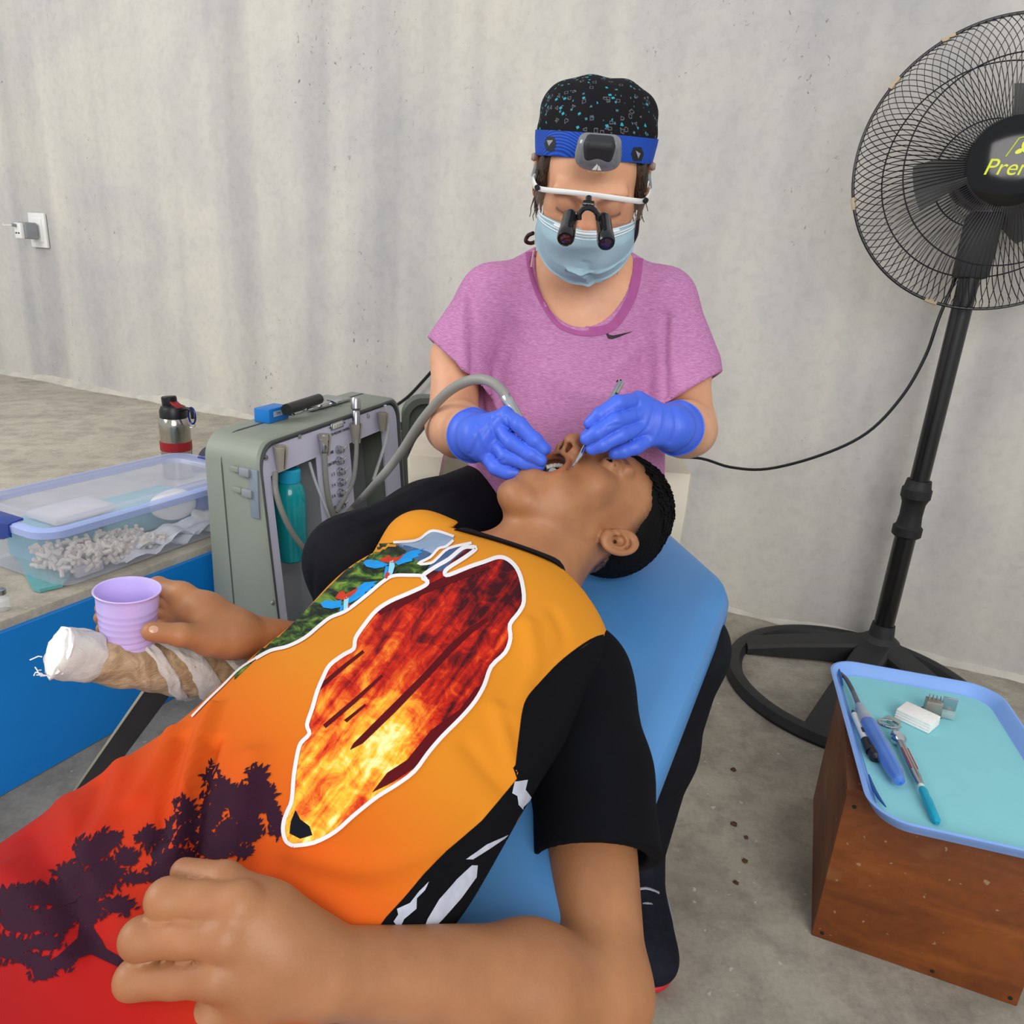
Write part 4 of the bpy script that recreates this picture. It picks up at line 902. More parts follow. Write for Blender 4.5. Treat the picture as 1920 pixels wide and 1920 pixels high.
# skull, face and open jaw
P_.ell(hp_(0, .045, -.012), (.075, .088, .092), HA)
P_.ell(hp_(0, -.012, .030), (.060, .080, .060), HA, .02)
P_.ell(hp_(0, -.075, .020), (.050, .060, .050), HA, .03)
for sg in (-1, 1):
    P_.cap(hp_(sg*.054, -.050, .002), hp_(sg*.018, -.122, .052), .019, .020, .025)
    P_.ell(hp_(sg*.040, -.018, .058), (.024, .026, .022), HA, .02)
    P_.ell(hp_(sg*.045, -.065, .040), (.016, .030, .026), HA, .02)
    P_.cap(hp_(sg*.014, .036, .087), hp_(sg*.045, .034, .071), .009, .010, .015)
P_.ell(hp_(0, -.128, .058), (.023, .018, .020), HA, .014)
P_.ell(hp_(0, -.058, .070), (.033, .020, .026), HA, .016)
for sg in (-1, 1): P_.sub(f_ell(hp_(sg*.031, .015, .097), (.019, .014, .017), HA), .014)
P_.cap(hp_(0, .038, .088), hp_(0, -.020, .114), .0085, .011, .012); P_.ell(hp_(0, -.030, .116), (.013, .011, .011), HA, .007)
for sg in (-1, 1):
    P_.ell(hp_(sg*.0155, -.034, .103), (.0085, .010, .011), HA, .005)
    P_.ell(hp_(sg*.031, .015, .0785), (.0155, .0145, .0140), HA, .004)
    P_.sub(f_ell(hp_(sg*.031, .0110, .0935), (.0125, .0036, .010), HA), .0012)
# mouth held wide open: lip ring, then the cavity
mu = HU*.95+HF*.30; mu /= np.linalg.norm(mu); mf = np.cross(HL, mu); mc_ = hp_(0, -.069, .089)
P_.ell(hp_(0, -.042, .092), (.018, .010, .013), HA, .012)
for sg in (-1, 1): P_.ell(hp_(sg*.032, -.080, .060), (.016, .026, .024), HA, .014)
P_.cap(hp_(0, -.036, .114), hp_(0, -.046, .098), .0045, .006, .004)
P_.add(f_tor(mc_, (HL, mu, mf), .0285, .0262, .0038), .007)
P_.ell(hp_(0, -.100, .076), (.024, .014, .014), HA, .015); P_.sub(f_ell(mc_-mf*.010*np.sign(mf@HF), (.0250, .0225, .038), (HL, mu, mf)), .004)
ring_ = np.array([mc_+HL*.0285*math.cos(a)+mu*.0265*math.sin(a) for a in np.linspace(0, 2*PI, 33)])
for sg in (-1, 1): P_.sub(f_ell(hp_(sg*.0075, -.0395, .108), (.0042, .0050, .0085), HA), .002)
# ears
for sg in (-1, 1):
    ec = hp_(sg*.079, -.006, -.012); eu = HU*0.95-HF*0.22; eu /= np.linalg.norm(eu); eo = HL*sg*0.55-HF*0.83; eo -= eo@eu*eu; eo /= np.linalg.norm(eo); en = np.cross(eo, eu)
    en = en*np.sign(en@HL*sg)
    P_.ell(ec+eo*.004-en*.006, (.0030, .029, .0165), (en, eu, eo), .005)
    P_.add(f_tor(ec+eo*.006, (eo, eu, en), .0160, .0275, .0043), .003)
    P_.add(f_tor(ec+eo*.004-eu*.004, (eo, eu, en), .0100, .0165, .0026), .003)
    P_.sub(f_ell(ec+eo*.003-eu*.003+en*.004, (.0120, .0130, .0085), (en, eu, eo)), .003)
    P_.cap(ec-eu*.027-eo*.002, ec-eu*.022-eo*.007, .0055, .0065, .006)
    P_.cap(ec-eo*.009-eu*.007, ec-eo*.005-eu*.004+en*.003, .0045, .0035, .003)
# neck and shoulders
P_.cap(hp_(0, -.035, -.035), tb_(.02, .0, -.006), .054, .066, .03); P_.cap(tb_(.02, 0, -.006), tb_(.12, 0, -.01), .064, .06, .03)
P_.cap(hp_(0, -.075, .012), tb_(.02, -.01, .02), .034, .040, .03)
P_.cap(hp_(.035, -.03, -.03), tb_(.03, .03, .015), .022, .018, .02); P_.cap(hp_(-.035, -.03, -.03), tb_(.03, -.03, .015), .022, .018, .02)
P_.cap(tb_(.09, 0, -.015), shL, .050, .034, .02); P_.cap(tb_(.03, 0, -.01), shR, .055, .040, .03)
# near arm
md = (shL*0.55+elL*0.45)
P_.cap(shL, md, .045, .046, .02); P_.cap(md, elL, .046, .038, .02)
fm = elL*0.68+wrL*0.32+np.array([0, 0.0, 0.004]); P_.cap(elL, fm, .040, .041, .02); P_.cap(fm, wrL, .041, .0265, .02)
# far arm
P_.cap(shR, elR, .040, .036, .02); fmR = elR*0.65+wrR*0.35; P_.cap(elR, fmR, .036, .033, .02); P_.cap(fmR, wrR, .033, .0235, .02)
# near hand, knuckles up, fingers gathering the shirt
hz = .452
mc = [at(452, 1694, hz-.004), at(425, 1756, hz-.012), at(405, 1830, hz-.012), at(392, 1900, hz-.004)]
pip = [at(312, 1686, hz-.004), at(264, 1760, hz-.010), at(254, 1836, hz-.008), at(296, 1902, hz+.002)]
for k, q in enumerate(mc):
    P_.cap(wrL+(q-wrL)*0.05, q, .020, .0125, .012)
P_.cap((mc[0]+mc[1])/2*0.5+wrL*0.5, (mc[2]+mc[3])/2*0.6+wrL*0.4, .0185, .0165, .02)
for k in range(4):
    dn = ray(300, 1760); dn = dn/np.linalg.norm(dn); back = (mc[k]-pip[k]); back /= np.linalg.norm(back); dn = dn/np.linalg.norm(dn)
    dip = pip[k]+dn*.016+back*.006; tip = dip+back*.016+dn*.006
    P_.branch([f_cap(mc[k], mc[k]*.5+pip[k]*.5, .0128, .0112), f_cap(mc[k]*.5+pip[k]*.5, pip[k], .0112, .0122), f_cap(pip[k], dip, .0118, .0100), f_cap(dip, tip, .0100, .0088)], .005, .004)
tb0, tb1, tb2 = at(505, 1712, hz+.012), at(420, 1652, hz+.012), at(345, 1634, hz+.020)
P_.cap(wrL*0.6+tb0*0.4, tb0, .020, .0155, .018)
P_.branch([f_cap(tb0, tb1, .0145, .0118), f_cap(tb1, tb2, .0115, .0085)], .012, .004)
# far hand around the cup
cupB, cupT = at(242, 1238, 0.775), at(249, 1114, 0.752); cupT = cupB+np.array([0, 0, 1])*0.083+(cupT-cupB)*np.array([.6, .2, 0])
def rs(x): return x
h1 = at(372, 1130, .80); h2 = at(368, 1160, .785); h3 = at(366, 1190, .775)
P_.cap(wrR, at(385, 1150, .800), .022, .019, .02); P_.cap(wrR, at(390, 1195, .782), .020, .017, .02); P_.cap(at(385, 1150, .800), at(340, 1118, .805), .019, .014, .015)
P_.cap(at(385, 1150, .800), at(335, 1150, .815), .018, .013, .015)
P_.branch([f_cap(at(392, 1196, .778), at(338, 1190, .748), .0155, .0120), f_cap(at(338, 1190, .748), at(285, 1184, .730), .0115, .0100)], .012, .004)     # thumb
for k, (p0, p1, p2, p3) in enumerate((((342, 1112, .803), (296, 1098, .815), (230, 1112, .826), (192, 1140, .805)), ((340, 1130, .812), (292, 1122, .828), (225, 1136, .832), (190, 1158, .806)),
                                      ((342, 1150, .815), (292, 1148, .830), (225, 1158, .832), (193, 1178, .806)), ((344, 1170, .812), (300, 1172, .826), (240, 1182, .828), (203, 1196, .806)))):
    q = [at(*p0), at(*p1), at(*p2), at(*p3)]; r0 = (.0098, .0098, .0092, .0080)[k]
    P_.branch([f_cap(q[0], q[1], r0+.001, r0), f_cap(q[1], q[2], r0, r0-.0008), f_cap(q[2], q[3], r0-.0008, r0-.002)], .010, .004)
allp = np.array([hp_(0, .15, 0), hp_(0, 0, .13), hp_(0, 0, -.12), hp_(.1, 0, 0), hp_(-.1, 0, 0), elL, wrL, pip[2], pip[3], elR, wrR, shR, at(185, 1150, .80), at(270, 1100, .72)])
lo, hi = allp.min(0)-.06, allp.max(0)+.06
M_skin = skin('warm_brown_skin', 'a06b47', 'ab764f')
PT = empty('person', tb_(.35, 0, -.07), 'person lying back with mouth open in orange and black printed shirt, holding a cup', 'person')
body = P_.mesh('body', lo, hi, 0.0023, M_skin, PT)
# flush, lips, nostrils, mouth and shaved hair tint
P = coords(body).astype(float); q = P-HO; l, u, f = q@HL, q@HU, q@HF; n = len(P); col = np.ones((n, 3))
def sst(e0, e1, x): t = np.clip((x-e0)/(e1-e0), 0, 1); return t*t*(3-2*t)
def blend(w_, c): global col; col = col*(1-w_[:, None])+np.array(c)*w_[:, None]
nz_ = np.sin(P@np.array([210, 330, 170.]))*np.sin(P@np.array([-150, 190, 310.]))+0.5*np.sin(P@np.array([620, -410, 530.]))
hd = (np.linalg.norm(q, axis=1) < 0.20)
ld = segd(P, ring_); blend(sst(.0080, .0040, ld)*hd, (.86, .66, .62))
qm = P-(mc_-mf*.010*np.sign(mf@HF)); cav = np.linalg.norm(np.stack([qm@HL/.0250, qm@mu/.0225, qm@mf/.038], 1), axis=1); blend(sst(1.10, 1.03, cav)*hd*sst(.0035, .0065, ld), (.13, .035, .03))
for sg in (-1, 1): blend(sst(1.5, 1.05, np.linalg.norm(np.stack([(l-sg*.0075)/.0042, (u+.0395)/.005, (f-.108)/.0085], 1), axis=1))*hd, (.20, .09, .07))
blend(0.35*sst(.05, .0, np.linalg.norm(np.stack([l*0.6, u+.03, (f-.10)], 1), axis=1))*hd*sst(.006, .01, ld), (1.05, .80, .72))
# hairline on the side: temple fade
hl_ = 0.052+0.035*sst(-.04, .07, f)+0.004*nz_          # u limit rises towards the forehead
wh = sst(-0.028, 0.012, u-hl_+0.045*sst(.03, -.03, f)+0.05*sst(-.03, -.07, f)+0.10*sst(-.05, -.09, f)*0)*hd
wh = np.clip(wh*(0.85+0.25*nz_), 0, 1)*(np.abs(l) > -1); wh *= ~((np.abs(l) > .074) & (u < .024) & (f > -.045) & (f < .02))
blend(wh, (.10, .085, .085))
eb = segd(P, np.array([hp_(.016, .034, .098), hp_(.030, .041, .093), hp_(.048, .034, .076)])); eb = np.minimum(eb, segd(P, np.array([hp_(-.016, .034, .098), hp_(-.030, .041, .093), hp_(-.048, .034, .076)])))
blend(sst(.0062, .0032, eb+0.0008*nz_)*0.75, (.22, .17, .15))
es = np.minimum(segd(P, np.array([hp_(.019, .0135, .09), hp_(.031, .0155, .093), hp_(.044, .0125, .083)])), segd(P, np.array([hp_(-.019, .0135, .09), hp_(-.031, .0155, .093), hp_(-.044, .0125, .083)])))
blend(sst(.0030, .0012, es)*0.9, (.12, .08, .07))
paint(body, 'tint', np.clip(col, 0, 1.4))
# eyes half closed: a visible slit of eyeball
M_eye = mat('eye_white', 'b9aba2', 0.1, var=0.02, coat=0.6); M_iris = mat('dark_iris', '160d0a', 0.05, coat=1.0)
for sg in (-1, 1):
    ec = hp_(sg*.031, .0125, .0785); bm = bmesh.new(); bmesh.ops.create_uvsphere(bm, u_segments=24, v_segments=16, radius=.0120)
    for v in bm.verts: v.co = Vector(ec+HL*v.co.x+HU*v.co.y+HF*v.co.z)
    e = bobj('eyeball', bm, M_eye, PT)
    lathe('iris', hp_(sg*.031, .0125, .0785), HF*0.7-HU*0.35+HL*.62, [(.0123*math.sin(a), .0123*math.cos(a)) for a in (.80, .60, .40, .20, .05)], M_iris, e, 20)
# teeth and tongue
M_teeth = mat('tooth_enamel', 'efe6d6', 0.22, var=0.03, coat=0.5)
mi = -mf*np.sign(mf@HF)                 # into the mouth
for nm, th0, th1, n_, dp, sz in (('upper_teeth', 22, 158, 10, .013, (.0030, .0040)), ('lower_teeth', 215, 325, 8, .016, (.0027, .0034))):
    up = empty(nm, mc_, None, None); up.parent = PT; up.location = Vector(mc_)-PT.location
    for th_ in np.radians(np.linspace(th0, th1, n_)):
        rd = HL*math.cos(th_)+mu*math.sin(th_); tg = -HL*math.sin(th_)+mu*math.cos(th_); p = mc_+HL*.0228*math.cos(th_)+mu*.0205*math.sin(th_)+mi*dp
        box('tooth', p, (tg, rd, mi), (sz[0], sz[1], .0022), M_teeth, up, .0011)
bd_ = Body(); tg0 = mc_-mu*.012+mi*.030; bd_.ell(tg0, (.0125, .008, .018), (HL, mu, mf)); bd_.mesh('tongue', tg0-.04, tg0+.04, .002, mat('wet_tongue', '8a3a3a', 0.3, coat=0.3), PT)
# fingernails on the cup hand and thumb
M_nail = mat('fingernail', 'd0a088', 0.25, coat=0.4)
def nail(tree, px, py, rx, ry, rot):
    o_ = [(px+rx*math.cos(a)*math.cos(rot)-ry*math.sin(a)*math.sin(rot), py+rx*math.cos(a)*math.sin(rot)+ry*math.sin(a)*math.cos(rot)) for a in np.linspace(0, 2*PI, 17)[:-1]]
    return decal('fingernail', [o_], tree, M_nail, PT, .0004, 3.0)
btree = bvh(body); nail(btree, 288, 1180, 9, 7, 0.0)

# hair: close-cropped cap and curls on top
M_hair = mat('black_curly_hair', '0b0909', 0.75, var=0.3, scale=180, bump=0.6, bscale=500)
bd_ = Body(); bd_.ell(hp_(0, .050, -.020), (.0800, .0925, .0945), HA)
bd_.cut(lambda p: f_plane(hp_(0, .082, .046), HF*1.0-HU*0.72)(p)*-1, .004)
bd_.cut(lambda p: -f_plane(hp_(0, -.030, -.035), -HU*1.0+HF*.35)(p), .008)
for sg in (-1, 1): bd_.cut(f_ell(hp_(sg*.090, -.006, .002), (.034, .046, .036), HA), .01)
for sg in (-1, 1): bd_.cut(f_ell(hp_(sg*.088, .020, .045), (.036, .060, .050), HA), .01)
hair = bd_.mesh('hair', HO-.16, HO+.18, .0026, M_hair, PT)
P = coords(hair).astype(float); N_ = normals(hair); setco(hair, P+N_*(0.0012*np.sin(P@np.array([900., 700, 300]))*np.sin(P@np.array([-400., 800, 900])))[:, None])
bm = bmesh.new(); nc = 0
while nc < 900:
    d = rng.normal(size=3); d /= np.linalg.norm(d)
    if not (d[1] > 0.35 and d[2] > -0.75): continue
    p = hp_(d[0]*.074, .046+d[1]*.090, -.016+d[2]*.090); nn = HL*d[0]+HU*d[1]+HF*d[2]; q = (p-HO)
    lim = (p-hp_(0, .070, .050))@(HF-HU*.72)
    if lim > .004: continue
    edge = 0.5+0.5*sst(0.55, 0.95, d[1]); t1 = np.cross(nn, rng.normal(size=3)); t1 /= np.linalg.norm(t1); t2 = np.cross(nn, t1); rc_ = rng.uniform(.0035, .0062)
    pts = [p+nn*(.004+.010*edge*k/9)+rc_*(math.cos(k*0.95)*t1+math.sin(k*0.95)*t2) for k in range(10)]; add_tube(bm, pts, np.linspace(.0019, .0010, 10), 4, False); nc += 1
bobj('hair_curls', bm, M_hair, PT)

# ---------------------------------------------------------------- printed shirt
t = NT('orange_printed_shirt', 0.75); g = t.tc.outputs['Object']
a_ = t.dot(g, tuple(TA+TS*-0.25+TN*0.0)); a0 = float(NB@(TA-TS*0.25))
v = t.math('SUBTRACT', a_, a0)
c = t.ramp(t.math('MULTIPLY', v, 1.0), [(0.10, 'dd9026'), (0.40, 'dd8822'), (0.52, 'da6016'), (0.59, 'cc3c10'), (0.66, 'ac1814'), (0.78, '900c16')])
t.b.inputs['Specular IOR Level'].default_value = 0.15
c = t.mix(t.n('ShaderNodeAttribute', attribute_name='side').outputs['Color'], c, '08090e'); t.bump(t.noise(g, 900, 2), 0.08, 0.0005); M_shirt = t.col(c)
M_blk = mat('black_jersey', '08090e', 0.9, var=0.15, scale=60, bump=0.15, bscale=700)
T_ = Body()
T_.ell(tb_(.17, -.016, .000), (.155, .176, .088), TAX, .03)
T_.ell(tb_(.30, .004, -.010), (.20, .178, .080), TAX, .05)
T_.ell(tb_(.48, .018, -.020), (.20, .170, .078), TAX, .06)
T_.ell(tb_(.66, -.01, -.035), (.20, .165, .078), TAX, .06)
T_.cap(tb_(.045, .02, -.005), shL+TN*-.002, .060, .056, .03)
T_.cap(tb_(.045, -.02, .0), shR, .060, .052, .03)
T_.cap(shR, shR*0.5+elR*0.5, .052, .048, .02)
T_.cut(lambda p: (p-tb_(.036, 0, 0).astype(np.float32))@(TA-TS*.48).astype(np.float32) + np.where((p-NB.astype(np.float32))@TS.astype(np.float32) < .03, 1.0, 0.0), .0)
def collar_f(p):
    q = (p-NB.astype(np.float32)); a_, s_, n_ = q@TA.astype(np.float32), q@TS.astype(np.float32), q@TN.astype(np.float32)
    return np.maximum(a_-.054-.17*n_, (np.sqrt((s_/np.where(s_ > 0, .088, .140))**2+((n_+.008)/.100)**2)-1)*.085)
T_.cut(collar_f, .004)
lo = tb_(.40, 0, 0)-np.array([.46, .50, .24]); hi = tb_(.40, 0, 0)+np.array([.42, .52, .22])
shirt = T_.mesh('shirt', lo, hi, 0.0042, M_shirt, PT)
st0 = bvh(shirt)
folds(shirt, st0, [
    ([(330, 1600), (345, 1500), (372, 1400), (402, 1330)], .007, .010), ([(300, 1580), (318, 1480), (345, 1380)], .006, -.006),
    ([(362, 1600), (375, 1500), (402, 1390)], .005, -.009), ([(440, 1620), (450, 1520), (470, 1420)], .012, .005), ([(325, 1360), (300, 1420), (255, 1500)], .008, .005), ([(230, 1400), (215, 1480), (180, 1560)], .012, .006),
    ([(190, 1450), (180, 1520), (130, 1600)], .008, -.005), ([(520, 1640), (620, 1670), (720, 1680), (820, 1640)], .012, .005), ([(560, 1600), (680, 1625), (800, 1600), (900, 1540)], .010, -.004),
    ([(990, 1170), (1000, 1250), (960, 1340)], .010, .004), ([(1040, 1150), (1060, 1210), (1010, 1290)], .009, -.003), ([(930, 1330), (950, 1400), (965, 1460)], .009, .004),
    ([(880, 1400), (920, 1450), (960, 1490)], .008, -.003), ([(0, 1640), (60, 1700), (120, 1800)], .012, .006), ([(60, 1560), (110, 1640), (180, 1760)], .010, -.005), ([(120, 1500), (150, 1600), (200, 1700)], .010, .004)])
st = bvh(shirt)
edge = [(962, 1440), (969, 1460), (936, 1500), (903, 1539), (870, 1568), (837, 1596), (794, 1640), (760, 1680), (724, 1719), (700, 1752)]
eh = [hitpt(st, x, y, 0) for x, y in [(1120, 1196), (1060, 1235), (1012, 1284), (986, 1318), (976, 1380), (966, 1440)]+edge[1:]]; eh = np.array([h[0] for h in eh if h])-NB
ea, es_ = eh@TA, eh@TS; oo = np.argsort(ea); P = coords(shirt).astype(float)-NB
dark = sst(.0015, .005, P@TS-np.interp(P@TA, ea[oo], es_[oo]))*((P@TA) > .11)
paint(shirt, 'side', np.stack([dark]*3, 1))
# near sleeve
A_ = Body(); sl1 = shL+(elL-shL)*0.64; sld = (elL-shL)/np.linalg.norm(elL-shL)
sof = TS*.006; A_.cap(shL-sld*.02, shL+(elL-shL)*0.35+sof, .0610, .0610, .02); A_.cap(shL+(elL-shL)*0.35+sof, sl1+sld*.05+sof, .0610, .0620, .02); A_.cap(shL, tb_(.14, .115, -.03), .050, .045, .03)
hem0, hem1 = at(1040, 1628, .70), at(1245, 1632, .74); hn = np.cross(hem1-hem0, ray(1142, 1560)); hn = hn if hn@sld > 0 else -hn; hn = hn/np.linalg.norm(hn)*0.45+sld*0.55; hpnt = (hem0+hem1)/2
A_.cut(lambda p: -f_plane(hpnt, hn)(p), .002)
A_.cut(f_cap(shL+(elL-shL)*0.40, elL, .050, .054), .002)
sleeve = A_.mesh('sleeve', np.minimum(shL, sl1)-.12, np.maximum(shL, sl1)+.12, .0034, M_blk, shirt)
sleeve['label'] = 'black short sleeve'
bobj_seam = strip('shoulder_seam', [[(1172, 1192), (1120, 1195), (1060, 1235), (1010, 1285), (985, 1320), (975, 1380), (968, 1440)]], 5, st, M_blk, shirt, .0012)
M_coll = mat('black_collar_rib', '14141a', 0.85, var=0.15, scale=200, bump=0.3, bscale=900)
# collar band follows the cut edge of the neckline
cp = []
for k in range(72):
    a = 2*PI*k/72; s_, n_ = (.090 if math.cos(a) > 0 else .108)*math.cos(a), .102*math.sin(a)-.008
    a_n = .054+.17*n_; cp.append(tb_(a_n+.004, s_, n_))
def outward(p):
    h = st.find_nearest(Vector(p)); return np.array(h[0])
cpts = []
for p in cp: cpts.append(outward(p+TA*.004))
cpts = np.array(cpts); cpts = (np.roll(cpts, 1, 0)+2*cpts+np.roll(cpts, -1, 0))/4
bm = bmesh.new(); rings = []
cn_ = cpts.mean(0)
for i, p in enumerate(cpts):
    tan = cpts[(i+1) % 72]-cpts[i-1]; tan /= np.linalg.norm(tan); inn = (tb_(0, 0, -.008)-p); inn -= inn@TA*TA; inn /= np.linalg.norm(inn)+1e-9
    up_ = -TA*0.8+inn*0.45; up_ /= np.linalg.norm(up_); th_ = np.cross(tan, up_); th_ /= np.linalg.norm(th_); th_ *= np.sign(-(th_@inn)+1e-9)
    rings.append([bm.verts.new(p+up_*x+th_*y) for x, y in ((-.009, .0030), (.003, .0058), (.013, .0052), (.0175, .002), (.013, -.002), (.0, -.002))])
for i in range(72):
    a, b = rings[i], rings[(i+1) % 72]
    for k in range(6): bm.faces.new((a[k], a[(k+1) % 6], b[(k+1) % 6], b[k]))
o = bobj('collar', bm, M_coll, shirt); o['label'] = 'black ribbed collar'
def z6(L): return [(x/2.2857+400, y/2.2857+940) for x, y in L]
def z7(L): return [(x/2.526, y/2.526+1320) for x, y in L]
def z8(L): return [(x/4.571+480, y/4.571+940) for x, y in L]
# side panel
o = decal('sleeve_panel', [[(1172, 1190), (1120, 1196), (1060, 1235), (1012, 1284), (986, 1318), (976, 1380), (966, 1440), (985, 1475), (1060, 1520), (1300, 1520), (1300, 1120), (1180, 1150)]], st, M_blk, shirt, .0010, 7); o['label'] = 'black sleeve cap'
o = decal('side_panel', [edge+[(690, 1850), (820, 1850), (1010, 1700), (1060, 1560), (1030, 1440), (990, 1400)]], st, M_blk, shirt, .0010, 7); o['label'] = 'black side panel'
M_lil = mat('lilac_white_print', 'b9bccb', 0.8, var=0.12, scale=90)
decals('pale_splash', [z6([(1278, 1250), (1290, 1200), (1345, 1193), (1335, 1235), (1378, 1290), (1335, 1330), (1305, 1300), (1300, 1262)]), z6([(1080, 1535), (1170, 1470), (1262, 1428), (1245, 1445), (1180, 1490), (1110, 1535)]),
    z6([(922, 1630), (905, 1665), (870, 1700), (868, 1745), (815, 1790), (795, 1835), (770, 1800), (790, 1770), (785, 1745), (840, 1720), (880, 1670)]),
    z6([(888, 1862), (915, 1790), (965, 1705), (1040, 1620), (1105, 1560), (1130, 1560), (1125, 1610), (1060, 1700), (980, 1790), (925, 1845)])], st, M_lil, shirt, .0018, 6)
# green forest strip and sky
t = NT('forest_print', 0.75); uv = t.n('ShaderNodeUVMap', uv_map='print').outputs[0]
c = t.ramp(t.noise(t.map(uv, (1.0, 2.0, 1), (0, 0, 0.7)), 3.2, 5, 0.6, 0.8), [(0.40, '141d16'), (0.50, '2c4420'), (0.58, '4f7128'), (0.68, '7c9438')]); M_for = t.col(c)
top_line = [(738, 1018), (770, 1016), (788, 1011), (812, 996), (851, 1007)]
mid_line = [(850, 1014), (836, 1026), (822, 1030), (807, 1046), (784, 1058), (808, 1057), (822, 1046), (842, 1029), (884, 1019)]
low_line = [(480, 1236), (508, 1221), (540, 1213), (572, 1197), (600, 1174), (620, 1159), (650, 1146), (688, 1117), (718, 1092), (738, 1081), (768, 1080), (794, 1082), (801, 1094)]
decal('forest_print', [[(440, 1275)]+low_line[:-1]+[(830, 1072), (808, 1057), (784, 1058), (807, 1046), (800, 1034), (760, 1027), (738, 1018), (700, 1020), (620, 1070), (540, 1130), (440, 1200)]], st, M_for, shirt, .0008, 5)
decal('sky_print', [top_line+[(850, 1014), (836, 1026), (822, 1030), (807, 1040), (790, 1036), (760, 1028)]], st, mat('grey_blue_sky_print', '8fa3bd', 0.75, var=0.12, scale=30), shirt, .0012, 5)
decals('hill_print', [[(738, 1020), (765, 1024), (800, 1034), (812, 1040), (806, 1050), (780, 1052), (765, 1035)], [(808, 1058), (822, 1047), (842, 1031), (884, 1021), (872, 1032), (850, 1050), (828, 1072), (800, 1070)]], st, mat('slate_blue_print', '47618a', 0.75, var=0.15, scale=40), shirt, .0013, 5)
M_mb = mat('macaw_blue', '1f93e0', 0.75, var=0.12, scale=90); M_mr = mat('macaw_red', 'c23a22', 0.75, var=0.15, scale=90); M_ml = mat('macaw_pale_blue', '8fd0ea', 0.75, var=0.1)
for W1, W2, Bd, Tl, Tb, Tr in (([(920, 530), (950, 505), (1040, 510), (1100, 530), (1140, 545), (1090, 570), (1020, 580), (950, 565)], [(1180, 520), (1260, 460), (1330, 430), (1445, 408), (1405, 430), (1430, 440), (1385, 458), (1400, 475), (1340, 495), (1340, 515), (1280, 530), (1220, 552)],
      [(1100, 485), (1140, 465), (1165, 490), (1230, 480), (1280, 455), (1220, 512), (1180, 532), (1140, 532), (1080, 524), (1060, 502)], [(1150, 510), (1180, 510), (1192, 560), (1170, 630), (1130, 640), (1140, 570)], [(1112, 560), (1138, 560), (1118, 668), (1095, 650)], [(1118, 610), (1150, 622), (1122, 672), (1104, 662)]),
     ([(555, 880), (600, 850), (680, 860), (735, 850), (735, 910), (650, 926), (580, 915)], [(790, 830), (850, 760), (930, 700), (1050, 688), (1010, 708), (1030, 725), (985, 742), (1000, 762), (940, 782), (930, 805), (860, 850), (800, 878)],
      [(715, 782), (750, 768), (772, 800), (830, 770), (885, 742), (850, 792), (780, 842), (740, 852), (680, 835)], [(760, 820), (798, 830), (792, 915), (750, 950), (755, 880)], [(728, 900), (752, 890), (738, 965), (713, 975)], [(790, 880), (812, 900), (792, 925)])):
    decals('macaw_wing', [z8(W1), z8(W2)], st, M_mb, shirt, .0018, 2.5); decal('macaw_body', [z8(Bd)], st, M_mr, shirt, .0022, 3); decal('macaw_tail', [z8(Tb)], st, M_mb, shirt, .0018, 4); decal('macaw_tail', [z8(Tl)], st, M_ml, shirt, .0022, 4); decal('macaw_tail', [z8(Tr)], st, M_mr, shirt, .0024, 4)
# burning forest inside the feather-shaped outline
fire = z6([(340, 1478), (312, 1462), (299, 1420), (302, 1375), (318, 1330), (336, 1285), (345, 1180), (360, 1090), (375, 1040), (412, 1000), (402, 960), (425, 890), (445, 820), (470, 760), (500, 705), (560, 660), (602, 635), (610, 590), (650, 530), (700, 470), (760, 430), (830, 400), (905, 365), (918, 345), (895, 325), (950, 285), (1010, 250), (1065, 205), (1100, 198), (1125, 206), (1075, 245), (1005, 290), (992, 312), (1010, 318), (1100, 282), (1160, 262), (1220, 242), (1262, 252), (1300, 290), (1322, 350), (1330, 430), (1308, 480), (1270, 530), (1272, 590), (1250, 650), (1190, 710), (1160, 790), (1120, 860), (1060, 930), (980, 1010), (920, 1080), (860, 1160), (780, 1220), (700, 1270), (600, 1350), (520, 1420), (430, 1465)])
t = NT('burning_forest_print', 0.7); uv = t.n('ShaderNodeUVMap', uv_map='print').outputs[0]; at_ = t.n('ShaderNodeAttribute', attribute_name='firemap').outputs['Color']
rt = t.map(uv, (1, 1, 1), (0, 0, 0.93)); n1 = t.noise(rt, 2.6, 6, 0.68, 0.9); n2 = t.noise(t.map(rt, (0.22, 1.9, 1)), 2.8, 3, 0.55, 0.35)
h_ = t.math('ADD', t.math('ADD', at_, t.math('MULTIPLY', t.math('SUBTRACT', n1, 0.5), 0.95)), t.math('MULTIPLY', t.math('SUBTRACT', n2, 0.52), 0.9))
c = t.ramp(h_, [(0.06, '3d0a12'), (0.22, '8c120f'), (0.36, 'c4230f'), (0.50, 'e2561a'), (0.64, 'f0942a'), (0.78, 'f6c53a'), (0.95, 'fbf3a8')])
M_fire = t.col(c)
def heat(p):
    s_ = ((p-np.array([548, 1585]))@np.array([0.61, -0.79]))/640; hot = np.exp(-(((p-np.array([712, 1390]))@np.array([.61, -.79]))/95)**2-(((p-np.array([712, 1390]))@np.array([.79, .61]))/60)**2)
    lat = (p-np.array([548, 1585]))@np.array([.79, .61]); v = 0.74-0.62*s_+0.42*hot-0.25*np.clip((lat-60)/80, 0, 1)*(s_ > .2); return np.stack([v]*3, 1)
decal('burning_forest_print', [fire], st, M_fire, shirt, .0010, 8, heat=heat)
M_plum = mat('dark_plum_print', '341528', 0.8, var=0.08, scale=60)
